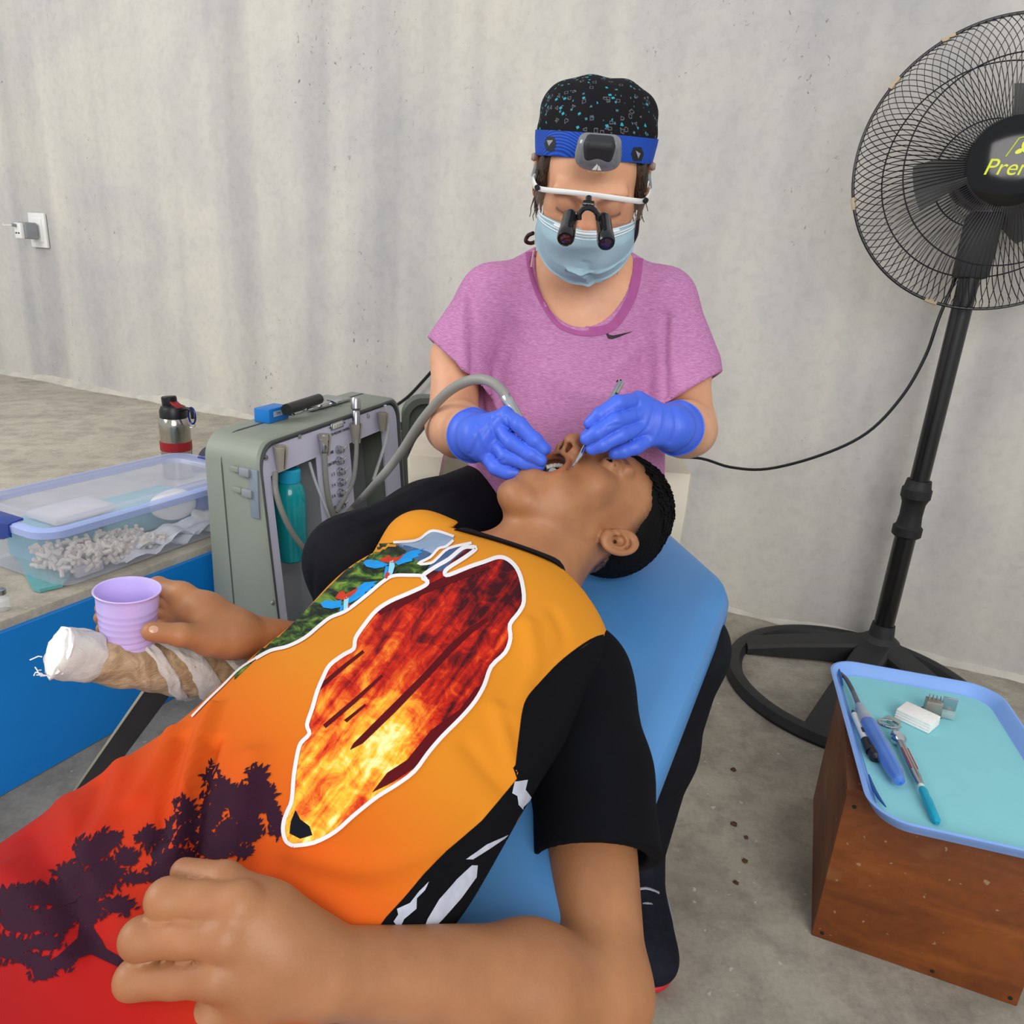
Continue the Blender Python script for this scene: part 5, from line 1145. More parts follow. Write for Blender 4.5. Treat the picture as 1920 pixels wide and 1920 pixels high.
decals('trunk_print', [z6(L) for L in ([(600, 1040), (760, 880), (900, 740), (1010, 620), (1100, 540), (1170, 500), (1180, 512), (1110, 565), (1020, 650), (910, 770), (780, 905), (640, 1040), (585, 1068)], [(680, 1250), (745, 1165), (830, 1110), (930, 985), (1060, 890), (1125, 800), (1150, 790), (1100, 880), (1000, 985), (930, 1060), (860, 1145), (770, 1205)], [(440, 800), (560, 700), (640, 640), (648, 650), (560, 722), (452, 816)], [(470, 960), (600, 850), (720, 745), (728, 752), (610, 866), (482, 975)], [(905, 365), (1000, 320), (1180, 280), (1190, 288), (1040, 345), (900, 400), (780, 470), (775, 455)],
    [(560, 940), (650, 870), (655, 878), (572, 950)], [(700, 470), (790, 425), (880, 395), (885, 405), (800, 440), (715, 490)])], st, mat('dark_red_trunk_print', '5a0d14', 0.8, var=0.15), shirt, .0016, 7)
decal('dark_tip_print', [z6([(326, 1425), (332, 1375), (352, 1325), (372, 1365), (412, 1395), (424, 1432), (372, 1448)])], st, mat('ink_print', '10141c', 0.8), shirt, .0016, 6)
M_wht = mat('white_print', 'eae6e8', 0.8, var=0.03)
strip('print_outline', [fire], 7.6, st, M_wht, shirt, .0022, True, 3)
strip('print_outline', [low_line], 6.5, st, M_wht, shirt, .0022); strip('print_outline', [top_line], 5, st, M_wht, shirt, .0022); strip('print_outline', [mid_line], 5, st, M_wht, shirt, .0022, False, 3)
strip('print_outline', [[(360, 1345), (392, 1312), (420, 1285), (450, 1255), (482, 1234)]], 4, st, M_wht, shirt, .0022)
# silhouettes of trees
R2 = random.Random(5)
def clump(cx, cy, rx, ry, n=13, sp=0.34):
    """ragged foliage: spiky outline whose leaves lean up and to the right"""
    out = []; ph = R2.random()*6; n = n+3
    for k in range(n*2):
        a = 2*PI*k/(n*2)+ph; r_ = (1.0+sp*R2.uniform(0.0, 1.6)) if k % 2 == 0 else (1.0-sp*R2.uniform(0.4, 1.2)); lean_ = (0.16*rx if k % 2 == 0 else 0)
        out.append((cx+rx*r_*math.cos(a+R2.uniform(-.06, .06))+lean_, cy+ry*r_*math.sin(a+R2.uniform(-.06, .06))-lean_*1.1))
    return out
zones = [(398, 1455, 18, 24), (420, 1490, 26, 34), (452, 1510, 30, 44), (482, 1462, 22, 30), (492, 1500, 26, 34), (512, 1530, 16, 26), (470, 1560, 26, 28), (430, 1570, 30, 38), (396, 1520, 24, 40), (400, 1590, 40, 28), (455, 1600, 20, 12), (370, 1560, 26, 34), (345, 1520, 22, 26), (330, 1560, 26, 28),
    (310, 1600, 34, 30), (280, 1570, 26, 20), (218, 1570, 14, 10), (196, 1580, 22, 22), (166, 1600, 34, 30), (200, 1640, 34, 30), (236, 1610, 26, 20), (170, 1660, 38, 34), (130, 1640, 30, 26), (110, 1680, 44, 28), (60, 1680, 40, 24), (20, 1690, 36, 30), (40, 1730, 50, 30), (100, 1730, 44, 30), (160, 1710, 40, 26), (220, 1700, 34, 18), (20, 1780, 36, 28), (80, 1770, 40, 18),
    (80, 1820, 26, 24), (120, 1805, 22, 16), (60, 1800, 22, 14), (520, 1560, 9, 14), (300, 1640, 30, 22), (255, 1650, 24, 12), (350, 1620, 26, 26)]
cl = [clump(x_, y_, rx_*.86, ry_*.86, n=9, sp=.16) for x_, y_, rx_, ry_ in zones]
for x_, y_, rx_, ry_ in zones:                                   # single leaves round every clump
    for k in range(int(7+(rx_+ry_)/4.5)):
        a_ = R2.uniform(0, 2*PI); d_ = R2.uniform(.78, 1.12); lx_, ly_ = x_+rx_*d_*math.cos(a_), y_+ry_*d_*math.sin(a_); o_ = -1.0+R2.uniform(-.7, .7) if R2.random() < .75 else a_; L_ = R2.uniform(9, 17); w_ = L_*.20
        c_, s_ = math.cos(o_), math.sin(o_); cl.append([(lx_-c_*L_*.5, ly_-s_*L_*.5), (lx_-s_*w_, ly_+c_*w_), (lx_+c_*L_*.7, ly_+s_*L_*.7), (lx_+s_*w_, ly_-c_*w_)])
cl += [[(150, 1650), (185, 1650), (180, 1700), (176, 1740), (200, 1780), (235, 1800), (225, 1815), (170, 1790), (140, 1800), (90, 1830), (85, 1815), (145, 1760), (152, 1700)]]
o = decal('tree_silhouette', cl, st, M_plum, shirt, .0014, 10); o['label'] = 'dark plum tree silhouette print'
# lilac paper cup
root = empty('paper_cup', cupB, 'lilac plastic cup held in the hand above the armrest', 'cup')
M_cup = mat('lilac_plastic', 'cbb9f4', 0.33, var=0.02, coat=0.25, sss=0.1)
cax = cupT-cupB; CHt = np.linalg.norm(cax)
prof = [(0.001, 0.0015), (.0245, 0.0015), (.0255, 0), (.0263, .002)]
for k in range(1, 9):
    h = CHt*(.06+.80*k/9); r0 = 0.0265+.0060*(k/9)**1.3; prof += [(r0-.0004, h-.0028), (r0+.0007, h-.001), (r0+.0007, h+.001)]
prof += [(.0328, CHt*.92), (.0335, CHt*.955), (.0350, CHt*.975), (.0357, CHt*.99), (.0350, CHt), (.0335, CHt*.995), (.0322, CHt*.95), (.0302, CHt*.7), (.0245, .006), (.001, .005)]
lathe('cup_wall', cupB, cax, [(r_*.90 if r_ > .002 else r_, h_) for r_, h_ in prof], M_cup, root, 56, cap=False)

# ================================================================ DENTIST
DL = np.array([0.9984, -0.0539, -0.0191]); DU = np.array([-0.0162, -0.5869, 0.8095]); DF = np.cross(DL, DU); DO = np.array([0.0852, 1.2035, 1.1386]); DA = (DL, DU, DF)
def dp(l, u, f): return DO+DL*l+DU*u+DF*f
XA = np.array([1.0, 0, 0])
sR, eR_, wR_ = at(926, 562, 1.27), at(849, 800, 1.235), at(893, 818, 1.065)
sL, eL_, wL_ = at(1240, 568, 1.27), at(1292, 806, 1.235), at(1264, 802, 1.065)
nk = at(1090, 520, 1.285)
PD = empty('person', at(1060, 930, 1.42)*np.array([1, 1, 0])+np.array([0, 0, .45]), 'person in pink t-shirt, printed cap, face mask and blue gloves treating the patient', 'person')
D_ = Body()
D_.ell(dp(0, .030, -.012), (.073, .080, .090), DA); D_.ell(dp(0, -.015, .028), (.063, .085, .062), DA, .02); D_.ell(dp(0, -.07, .03), (.050, .055, .050), DA, .03)
for sg in (-1, 1):
    D_.ell(dp(sg*.042, -.015, .058), (.023, .024, .022), DA, .02); D_.cap(dp(sg*.012, .024, .086), dp(sg*.044, .024, .072), .009, .009, .014)
    D_.cap(dp(sg*.050, -.05, .0), dp(sg*.015, -.105, .062), .018, .018, .02)
for sg in (-1, 1): D_.sub(f_ell(dp(sg*.031, .004, .094), (.019, .014, .016), DA), .014)
D_.cap(dp(0, .02, .086), dp(0, -.012, .099), .0085, .0110, .012); D_.ell(dp(0, -.016, .099), (.013, .011, .010), DA, .008)
for sg in (-1, 1):
    D_.ell(dp(sg*.031, .004, .0755), (.0150, .0130, .0130), DA, .005)
    D_.ell(dp(sg*.080, -.008, -.012), (.006, .029, .017), DA, .006); D_.add(f_tor(dp(sg*.084, -.006, -.012), (DF, DU, DL), .015, .026, .004), .003)
D_.cap(dp(0, -.03, -.02), nk, .054, .060, .03); D_.cap(nk, sR, .055, .042, .04); D_.cap(nk, sL, .055, .042, .04)
D_.ell(at(1085, 640, 1.31), (.150, .098, .15), None, .05)
mRa = at(856, 672, 1.258); D_.cap(sR, mRa, .048, .041, .02); D_.cap(mRa, eR_, .041, .042, .02); fr = eR_*0.7+wR_*0.3; D_.cap(eR_, fr, .043, .043, .02); D_.cap(fr, wR_, .043, .029, .02)
mLa = at(1284, 690, 1.258); D_.cap(sL, mLa, .048, .041, .02); D_.cap(mLa, eL_, .041, .042, .02); fl = eL_*0.7+wL_*0.3; D_.cap(eL_, fl, .043, .043, .02); D_.cap(fl, wL_, .043, .029, .02)
D_.cap(wR_, at(915, 820, 1.05), .025, .012, .02); D_.cap(wL_, at(1238, 797, 1.05), .025, .012, .02)
allp = np.array([dp(0, .15, 0), dp(0, 0, .13), dp(.09, 0, 0), dp(-.09, 0, 0), sR, sL, eR_, eL_, wR_, wL_, at(1085, 780, 1.35), at(1085, 640, 1.42)])
M_skin2 = skin('fair_skin', 'd39a78', 'dca683')
db = D_.mesh('body', allp.min(0)-.07, allp.max(0)+.07, 0.0027, M_skin2, PD)
P = coords(db).astype(float); q = P-DO; l, u, f = q@DL, q@DU, q@DF; n = len(P); col = np.ones((n, 3)); hd = (np.linalg.norm(q, axis=1) < .18)
for sg in (-1, 1):
    eb = segd(P, np.array([dp(sg*.014, .021, .095), dp(sg*.030, .026, .090), dp(sg*.050, .019, .075)])); blend(sst(.0065, .003, eb)*.75, (.36, .26, .22))
    es = segd(P, np.array([dp(sg*.018, -.002, .088), dp(sg*.031, -.006, .089), dp(sg*.045, -.002, .080)])); blend(sst(.0045, .0016, es)*.95, (.12, .08, .08))
    blend(.35*sst(.020, .008, np.linalg.norm(np.stack([l-sg*.031, u-.006, (f-.082)], 1), axis=1))*hd, (.46, .31, .30))
blend(.45*sst(.03, .005, np.linalg.norm(np.stack([l, u+.018, f-.105], 1), axis=1))*hd, (1.05, .72, .72))
blend(.25*sst(.04, .01, np.linalg.norm(np.stack([np.abs(l)-.042, u+.012, f-.075], 1), axis=1))*hd, (1.04, .82, .80))
paint(db, 'tint', np.clip(col, 0, 1.3))
# hair at the temples
M_bh = mat('brown_hair', '3b2c22', 0.6, var=0.35, scale=120, stretch=(1, 1, .25), bump=0.6, bscale=300)
hb_ = Body(); hb_.ell(dp(0, .034, -.020), (.0775, .088, .090), DA)
for sg in (-1, 1): hb_.ell(dp(sg*.072, .012, .028), (.009, .036, .016), DA, .01)
hb_.cut(lambda p: -f_plane(dp(0, 0, .018), -DF*1.0+DU*-.35)(p), .006); 
hr = hb_.mesh('hair', DO-.16, DO+.16, .003, M_bh, PD)
P = coords(hr).astype(float); N_ = normals(hr); setco(hr, P+N_*(.0014*np.sin(P@np.array([500., 200, 90]))*np.sin(P@np.array([-300., 600, 100])))[:, None])
bm = bmesh.new()
for k in range(90):
    sg = R2.choice((-1, 1)); p = dp(sg*R2.uniform(.066, .078), R2.uniform(-.01, .040), R2.uniform(.022, .045)); pts = [p]
    for j in range(6): pts.append(pts[-1]-DU*.006+DL*sg*R2.uniform(-.002, .003)+DF*R2.uniform(-.003, .004))
    add_tube(bm, pts, np.linspace(.0012, .0005, 7), 4, False)
bobj('loose_hair', bm, M_bh, PD)['kind'] = 'stuff'
# surgical cap: black with little teal and grey squares
t = NT('patterned_cap_cloth', 0.85); g = t.tc.outputs['Object']
def specks(scale, r0, r1, seed, colr, c, ringed=False):
    v = t.n('ShaderNodeTexVoronoi', feature='F1', distance='CHEBYCHEV'); t.l(t.map(g, (1, 1, 1), (seed*.7, seed*.3, seed*.5), (seed, seed*2, 0)), v.inputs[0]); v.inputs['Scale'].default_value = scale; v.inputs['Randomness'].default_value = 0.85
    d = v.outputs['Distance']; m_ = t.ramp(d, [(r0, 1.0), (r0+.015, 0.0)]) if not ringed else t.math('MULTIPLY', t.ramp(d, [(r0, 0.0), (r0+.01, 1.0)]), t.ramp(d, [(r1, 1.0), (r1+.01, 0.0)]))
    keep = t.ramp(v.outputs['Color'], [(0.42, 0.0), (0.44, 1.0)]); return t.mix(t.math('MULTIPLY', m_, keep), c, colr)
c = specks(92, .17, 0, 1.0, '2f9aa8', '121217'); c = specks(100, .15, 0, 3.3, '46757e', c); c = specks(84, .15, .22, 5.1, '5c5c64', c, True); M_capm = t.col(c)
K_ = Body(); K_.ell(dp(0, .042, -.022), (.0850, .0830, .0940), DA); K_.ell(dp(-.034, .080, -.040), (.045, .034, .05), DA, .03); K_.ell(dp(.036, .074, -.045), (.048, .038, .05), DA, .03)
cpn = DU*1.0-DF*.55; cpo = dp(0, .078, .085); K_.cut(f_plane(cpo, cpn), .003)
cap_ = K_.mesh('surgical_cap', DO-.18, DO+.20, .003, M_capm, PD); P = coords(cap_).astype(float); N_ = normals(cap_); q = P-DO; l, u, f = q@DL, q@DU, q@DF
gath = .0016*np.sin(l*120+3*np.sin(u*40))*sst(.09, .12, u)+.0014*np.sin(f*110+l*40+2*np.sin(u*50))*sst(.05, .085, np.abs(l)); setco(cap_, P+N_*gath[:, None]); ct = bvh(cap_)
# t-shirt
t = NT('heather_pink_jersey', 0.85); g = t.tc.outputs['Object']
h1_ = t.noise(t.map(g, (120, 120, 700)), 1.0, 3, 0.6); c = t.ramp(h1_, [(0.35, 'b070a0'), (0.5, 'bb7eac'), (0.65, 'c78cb8')]); c = t.mix(0.25, c, t.ramp(t.noise(g, 5, 3), [(0.3, 0.85), (0.7, 1.0)]), 'MULTIPLY'); M_pink = t.col(c)
Q_ = Body(); cc = at(1078, 650, 1.325)
Q_.ell(cc, (.168, .118, .19), None, .05); Q_.ell(at(1062, 800, 1.345), (.182, .135, .17), None, .05); Q_.ell(at(1062, 900, 1.37), (.178, .15, .12), None, .05)
Q_.cap(nk+np.array([-.02, 0.0, -.015]), sR, .056, .056, .03); Q_.cap(nk+np.array([.02, 0.0, -.015]), sL, .056, .056, .03)
eRs, eLs = at(856, 672, 1.255), at(1284, 690, 1.255)
nc_ = at(1097, 485, 1.20)
def hemp(a, b, c_):
    n_ = np.cross(b-a, c_-a); n_ /= np.linalg.norm(n_); return f_plane(a, -n_*np.sign(n_[2]))
for s0_, e0_, s1_, hp3 in ((sR, eRs, eR_, hemp(at(812, 642, 1.25), at(880, 704, 1.20), at(860, 690, 1.32))), (sL, eLs, eL_, hemp(at(1330, 712, 1.25), at(1256, 752, 1.20), at(1290, 740, 1.32)))):
    d_ = (s1_-e0_)/np.linalg.norm(s1_-e0_); o1 = f_cap(s0_, e0_, .058, .061); o2 = f_cap(e0_, e0_+d_*.08, .061, .066); hol = f_cap(e0_-d_*.005, e0_+d_*.2, .051, .060)
    Q_.add(lambda p, o1=o1, o2=o2, hol=hol, hp3=hp3: np.maximum(np.maximum(np.minimum(o1(p), o2(p)), hp3(p)), -hol(p)), .022)
def neckcut(p, r=0.0):
    q = p-nc_.astype(np.float32); return (np.sqrt((q[:, 0]/(.081))**2+(np.minimum(q[:, 2], 0)/.108)**2+(np.maximum(q[:, 2], 0)/.3)**2)-1)*.08-r+np.maximum(p[:, 1]-(nk[1]+.045), 0)
Q_.cut(neckcut, .003)
tee = Q_.mesh('t_shirt', cc-np.array([.36, .20, .50]), cc+np.array([.36, .26, .30]), .0040, M_pink, PD)
tt = bvh(tee)
folds(tee, tt, [([(878, 540), (884, 600), (888, 680), (880, 760)], .007, -.006), ([(870, 560), (866, 620), (872, 690)], .008, .004), ([(1248, 590), (1244, 660), (1246, 740), (1240, 830)], .008, -.006), ([(1262, 600), (1262, 670), (1270, 730)], .008, .004),
    ([(900, 720), (905, 780), (930, 850)], .009, -.005), ([(930, 860), (960, 920), (1000, 960)], .008, .004), ([(880, 860), (920, 920), (960, 970)], .008, -.004), ([(1150, 700), (1190, 660), (1230, 630)], .010, .003), ([(960, 620), (1010, 700), (1040, 780)], .012, -.002),
    ([(990, 600), (930, 570), (900, 520)], .009, .002), ([(1180, 600), (1220, 570), (1245, 530)], .009, .002), ([(1020, 700), (1090, 740), (1170, 735)], .014, .003)])
P = coords(tee).astype(float); tt = bvh(tee)
strip('neck_band', [[(994, 452), (996, 490), (1003, 522), (1018, 560), (1045, 601), (1070, 616), (1099, 622), (1125, 620), (1152, 608), (1181, 564), (1193, 522), (1197, 485), (1200, 455)]], 17, tt, mat('pink_rib', 'a95a92', 0.85, var=.06, scale=90), tee, .0030)
decal('chest_emblem', [[(1136, 626), (1137, 620), (1142, 616), (1139, 623), (1142, 628), (1150, 629), (1187, 621), (1160, 632), (1148, 636), (1140, 635)]], tt, mat('black_emblem_print', '1a1520', 0.6), tee, .002, 3)
decals('hem_lettering', [[(1155, 716), (1157, 712), (1159, 713), (1157, 717)], [(1161, 718), (1163, 711), (1165, 712), (1163, 719)]], tt, M_blk, tee, .002, 2)
# surgical mask
M_mask = mat('pale_blue_mask', 'd0eefa', 0.85, var=0.03, scale=30, bump=0.15, bscale=300); M_maskw = mat('white_mask_edge', 'e4edf2', 0.85, var=0.02)
def mk(v, x, off=0.0):
    """v 0..1 from the top edge to under the chin, x -1..1 across"""
    uc = np.interp(v, [0, .2, .55, .8, 1], [-.012, -.034, -.080, -.114, -.136]); fc = np.interp(v, [0, .2, .55, .8, 1], [.110, .120, .114, .098, .064])
    us = np.interp(v, [0, 1], [-.024, -.092]); fs = np.interp(v, [0, 1], [.050, .034]); xs = np.interp(v, [0, .5, 1], [.072, .077, .076])
    th_ = x*PI/2; c_ = math.cos(th_)**(0.9+.45*v) if abs(x) < 1 else 0; s_ = math.sin(th_)
    if v < .25: c_ = c_*(1-.35*(1-v/.25)*(1-abs(math.cos(th_))**3))
    return dp(xs*s_, us+(uc-us)*c_, fs+(fc-fs)*c_+off)
nv, nxm = 44, 56; bm = bmesh.new(); gridv = []
for i in range(nv+1):
    v = i/nv; row = []
    for j in range(nxm+1):
        x = -1+2*j/nxm; fold = .0050*math.exp(-((v-.55-.06*x)/.018)**2)*(x > -.2)-.0055*math.exp(-((v-.60-.06*x)/.02)**2)*(x > -.2)+.0048*math.exp(-((v-.80+.05*abs(x))/.02)**2)-.005*math.exp(-((v-.84+.05*abs(x))/.02)**2)+.002*math.sin(v*14+x*5)*(1-abs(x))
        fold += .0045*math.exp(-((x-.02-.5*(v-.6))/.05)**2)*(v > .5)-.003*math.exp(-((x-.12-.4*(v-.6))/.05)**2)*(v > .4)
        row.append(bm.verts.new(mk(v, x, fold)))
    gridv.append(row)
for a, b in zip(gridv, gridv[1:]):
    for j in range(nxm): bm.faces.new((a[j], a[j+1], b[j+1], b[j]))
bmesh.ops.solidify(bm, geom=bm.faces[:], thickness=.0012); mask = bobj('face_mask', bm, M_mask, PD)
for vv in (.012, .07, .105): tube('mask_seam', [mk(vv, x, .0016) for x in np.linspace(-1, 1, 50)], .0009, M_maskw, mask, 6)
tube('mask_wire', [mk(.04, x, .0018) for x in np.linspace(-.45, .45, 24)], .0022, M_maskw, mask, 6)
for sg in (-1, 1):
    tube('mask_edge', [mk(v, sg*.985, .0012) for v in np.linspace(0, 1, 20)], .0016, M_maskw, mask, 6)
    tube('ear_loop', [mk(.03, sg, 0), dp(sg*.078, -.010, .03), dp(sg*.086, .012, .0), dp(sg*.085, .022, -.022)], .0013, M_maskw, mask, 6, 5)
    tube('ear_loop', [mk(.97, sg, 0), dp(sg*.075, -.07, .01), dp(sg*.085, -.04, -.01), dp(sg*.085, -.03, -.024)], .0013, M_maskw, mask, 6, 5)
# gloves
M_glove = mat('blue_nitrile', '4468df', 0.45, var=0.06, scale=10, bump=0.12, bscale=60)
def glove(wr, cuff_dir, mcs, fingers, thumb, extra, name, lbl, crs=()):
    G = Body(); cz_ = cuff_dir/np.linalg.norm(cuff_dir)
    G.cap(wr-cz_*.022, wr+cz_*.012, .042, .031, .015)
    for m_ in mcs: G.cap(wr+cz_*.015, m_, .024, .0138, .014)
    for m_ in extra: G.cap(m_[0], m_[1], m_[2], m_[3], .014)
    for fg in fingers+[thumb]:
        G.branch([f_cap(a_, b_, ra, rb) for (a_, b_, ra, rb) in zip(fg[:-1], fg[1:], (.0122, .0112, .0102), (.0110, .0102, .0088))], .004, .004)
    G.cut(lambda p: f_plane(wr-cz_*.018, cz_)(p), .001)
    pts_ = np.array([wr]+mcs+[p for fg in fingers+[thumb] for p in fg]); o = G.mesh(name, pts_.min(0)-.05, pts_.max(0)+.05, .0020, M_glove, PD)
    P = coords(o).astype(float); N_ = normals(o); s_ = (P-wr)@cz_; w_ = sst(.055, -.01, s_)
    tq = np.cross(cz_, Z); tq /= np.linalg.norm(tq); rr_ = (P-wr)@tq
    wav = .0006*np.sin(s_*300+4*np.sin(rr_*60))*w_+.0007*np.sin(rr_*210+3*np.sin(s_*60))*sst(-.01, .03, s_)*sst(.09, .05, s_); setco(o, P+N_*wav[:, None])
    ang = np.linspace(0, 2*PI, 49)[:-1]; x_, y_, _ = frame(cz_); tr_ = bvh(o); rim = []
    for a_ in ang:
        d_ = Vector(math.cos(a_)*x_+math.sin(a_)*y_); h_ = tr_.ray_cast(Vector(wr-cz_*.0155)+d_*.08, -d_); rim.append(np.array(h_[0]) if h_[0] else wr-cz_*.0155+np.array(d_)*.034)
    tube('cuff_bead', rim, .0016, M_glove, o, 6, closed=True); o['label'] = lbl; folds(o, tr_, crs); return o
A = lambda *q: at(*q)
mR = [A(948, 780, 1.030), A(932, 800, 1.038), A(918, 822, 1.046), A(906, 846, 1.050)]
fR = [[mR[0], A(974, 797, 1.005), A(1002, 826, 1.000), A(1018, 842, 1.003)], [mR[1], A(960, 830, 1.012), A(994, 852, 1.004), A(1014, 863, 1.006)],
      [mR[2], A(950, 856, 1.022), A(988, 868, 1.012), A(1010, 874, 1.014)], [mR[3], A(932, 878, 1.034), A(954, 886, 1.028), A(968, 887, 1.028)]]
glove(wR_, A(930, 818, 1.045)-eR_, mR, fR, [A(935, 785, 1.06), A(975, 800, 1.045), A(1004, 826, 1.030), A(1022, 842, 1.022)], [], 'glove', 'blue nitrile glove on the hand holding the handpiece', [([(882, 852), (905, 812), (932, 782)], .0028, -.0016), ([(896, 800), (912, 838), (935, 868)], .0028, .0014), ([(920, 782), (926, 812), (945, 838)], .0026, -.0015), ([(948, 782), (958, 808)], .0024, -.0014), ([(888, 815), (900, 860)], .003, .0012), ([(930, 868), (945, 862)], .0022, -.0012)])
mL = [A(1196, 752, 1.030), A(1196, 776, 1.026), A(1204, 800, 1.030), A(1220, 820, 1.038)]
fL = [[mL[0], A(1158, 756, .998), A(1124, 778, .996), A(1106, 794, 1.000)], [mL[1], A(1152, 790, .990), A(1118, 812, .988), A(1099, 823, .992)],
      [mL[2], A(1162, 816, .998), A(1128, 834, .994), A(1110, 842, .998)], [mL[3], A(1190, 838, 1.022), A(1168, 846, 1.018), A(1152, 850, 1.018)]]
glove(wL_, A(1222, 792, 1.045)-eL_, mL, fL, [A(1200, 770, 1.05), A(1150, 786, 1.030), A(1118, 804, 1.015), A(1100, 818, 1.004)], [], 'glove', 'blue nitrile glove on the hand holding the mouth mirror', [([(1198, 752), (1196, 775)], .0026, -.0016), ([(1228, 760), (1215, 800), (1190, 822)], .0028, -.0016), ([(1240, 768), (1236, 800), (1222, 828)], .003, .0013), ([(1262, 765), (1268, 800), (1256, 828)], .003, -.0015), ([(1150, 772), (1170, 768)], .0022, .0012), ([(1140, 800), (1165, 795)], .0022, -.0012)])
# dark trousers and shoes
M_pant = mat('black_stretch_cloth', '14151b', 0.8, var=0.12, scale=50, bump=0.15, bscale=400)
L_ = Body(); hR, hL = at(985, 925, 1.44), at(1135, 945, 1.44); hL = np.array([hL[0], hL[1], .46]); kR, kL = at(660, 1052, 1.15), at(1277, 1215, 1.12); kM = np.array([kL[0]*.55+hL[0]*.45+.02, kL[1]*.55+hL[1]*.45, .415])
L_.ell((hR+hL)/2+np.array([0, .03, -.02]), (.17, .13, .11), None, .04)
L_.cap(hR, kR*.6+hR*.4, .092, .082, .03); L_.cap(kR*.6+hR*.4, kR, .082, .070, .03); aR = np.array([kR[0]-.01, kR[1]+.12, .09]); L_.cap(kR, kR*.5+aR*.5+np.array([0, .01, 0]), .068, .058, .03); L_.cap(kR*.5+aR*.5+np.array([0, .01, 0]), aR, .058, .045, .03)
L_.cap(hL, kM, .088, .078, .03); L_.cap(kM, kL, .078, .066, .03); aL = np.array([.250, .985, .10]); L_.cap(kL, kL*.5+aL*.5+np.array([.0, .012, 0]), .068, .058, .03); L_.cap(kL*.5+aL*.5+np.array([.0, .012, 0]), aL, .058, .042, .03)
pts_ = np.array([hR, hL, kR, kL, aR, aL]); pants = L_.mesh('trousers', pts_.min(0)-.14, pts_.max(0)+.18, .006, M_pant, PD)
pt_ = bvh(pants); folds(pants, pt_, [([(600, 990), (700, 950), (800, 905), (860, 870)], .008, .002), ([(640, 1010), (740, 965), (840, 920)], .008, -.003), ([(590, 1030), (585, 1090), (590, 1140)], .006, -.003), ([(1330, 1130), (1350, 1200), (1330, 1290)], .006, -.003)])
M_shoe = mat('black_knit_shoe', '191b24', 0.8, var=0.2, scale=80, bump=0.3); M_sole = mat('red_sole', 'c22430', 0.5, var=0.08)
def shoe(ank, d, nm):
    d = np.array(d, float); d /= np.linalg.norm(d); s_ = np.array([-d[1], d[0], 0]); g0_ = np.array([ank[0], ank[1], 0]); ax = (d, s_, Z); B_ = Body()
    B_.ell(g0_+d*.02+Z*.055, (.055, .038, .045), ax); B_.ell(g0_+d*.09+Z*.045, (.075, .043, .035), ax, .03); B_.ell(g0_+d*.145+Z*.038, (.045, .042, .028), ax, .02); B_.cap(g0_+Z*.06-d*.01, ank-d*.01, .042, .045, .03)
    B_.cut(f_box(g0_+Z*-.03, (.4, .4, .05), None, .001), .001); B_.cut(f_plane(ank+Z*.01, -Z), .002)
    sh = B_.mesh('shoe', g0_-.2+Z*.14, g0_+.25, .004, M_shoe, PD); T2 = Body(); T2.ell(g0_+d*.015+Z*.02, (.062, .040, .04), ax); T2.ell(g0_+d*.10+Z*.02, (.085, .048, .04), ax, .03); T2.cut(f_box(g0_+Z*.072, (.4, .4, .05), None, .001)); T2.cut(f_box(g0_-Z*.05, (.4, .4, .052), None, .001)); T2.mesh('shoe_sole', g0_-.2+Z*.18, g0_+.25, .004, M_sole, sh)
    for k in range(4):
        c_ = g0_+d*(.045+.022*k)+Z*(.096-.008*k); tube('lace', [c_-s_*.022-Z*.008, c_, c_+s_*.022-Z*.008], .0022, M_sole if k == 0 else M_grey, sh, 6, 4)
    tube('side_stripe', [g0_+d*.02+s_*.040+Z*.05, g0_+d*.08+s_*.044+Z*.045, g0_+d*.15+s_*.036+Z*.032], .003, M_grey, sh, 6, 4)
    tube('side_stripe', [g0_+d*.03-s_*.040+Z*.03, g0_+d*.07-s_*.046+Z*.06, g0_+d*.11-s_*.040+Z*.035], .003, M_grey, sh, 6, 4)
shoe(aL, (0.02, -1, 0), 'left'); shoe(aR, (-0.15, -1, 0), 'right')
# plastic chair she sits on
root = empty('plastic_chair', np.array([.07, 1.55, 0]), 'weathered white plastic armchair behind the person in pink', 'chair')
M_pc = mat('weathered_white_plastic', 'cfc7b4', 0.45, var=0.10, scale=12)
sx0, sx1, sy0, sy1, szt = -.20, .32, 1.32, 1.74, .40
for x in (sx0+.02, sx1-.02):
    for y in (sy0+.02, sy1-.02): bm = bmesh.new(); add_box(bm, (x, y, szt/2), (XA, np.array([0, 1., 0]), Z), (.025, .022, szt/2-.001), .006); bobj('leg', bm, M_pc, root)
box('seat', ((sx0+sx1)/2, (sy0+sy1)/2, szt+.008), (XA, np.array([0, 1., 0]), Z), ((sx1-sx0)/2, (sy1-sy0)/2, .012), M_pc, root, .01)
bm = bmesh.new(); rows = []
for i in range(9):
    z = szt+.01+.40*i/8; yy = sy1-.01+.09*(i/8); row = []
    for j in range(13):
        x = -1+2*j/12; hw_ = .27-.03*(i/8)**3; row.append(bm.verts.new(((sx0+sx1)/2+x*hw_, yy-.05*x*x, z-(.05*x*x if i == 8 else 0))))
    rows.append(row)
for a, b in zip(rows, rows[1:]):
    for j in range(12): bm.faces.new((a[j], a[j+1], b[j+1], b[j]))
bmesh.ops.solidify(bm, geom=bm.faces[:], thickness=.008); bobj('backrest', bm, M_pc, root)
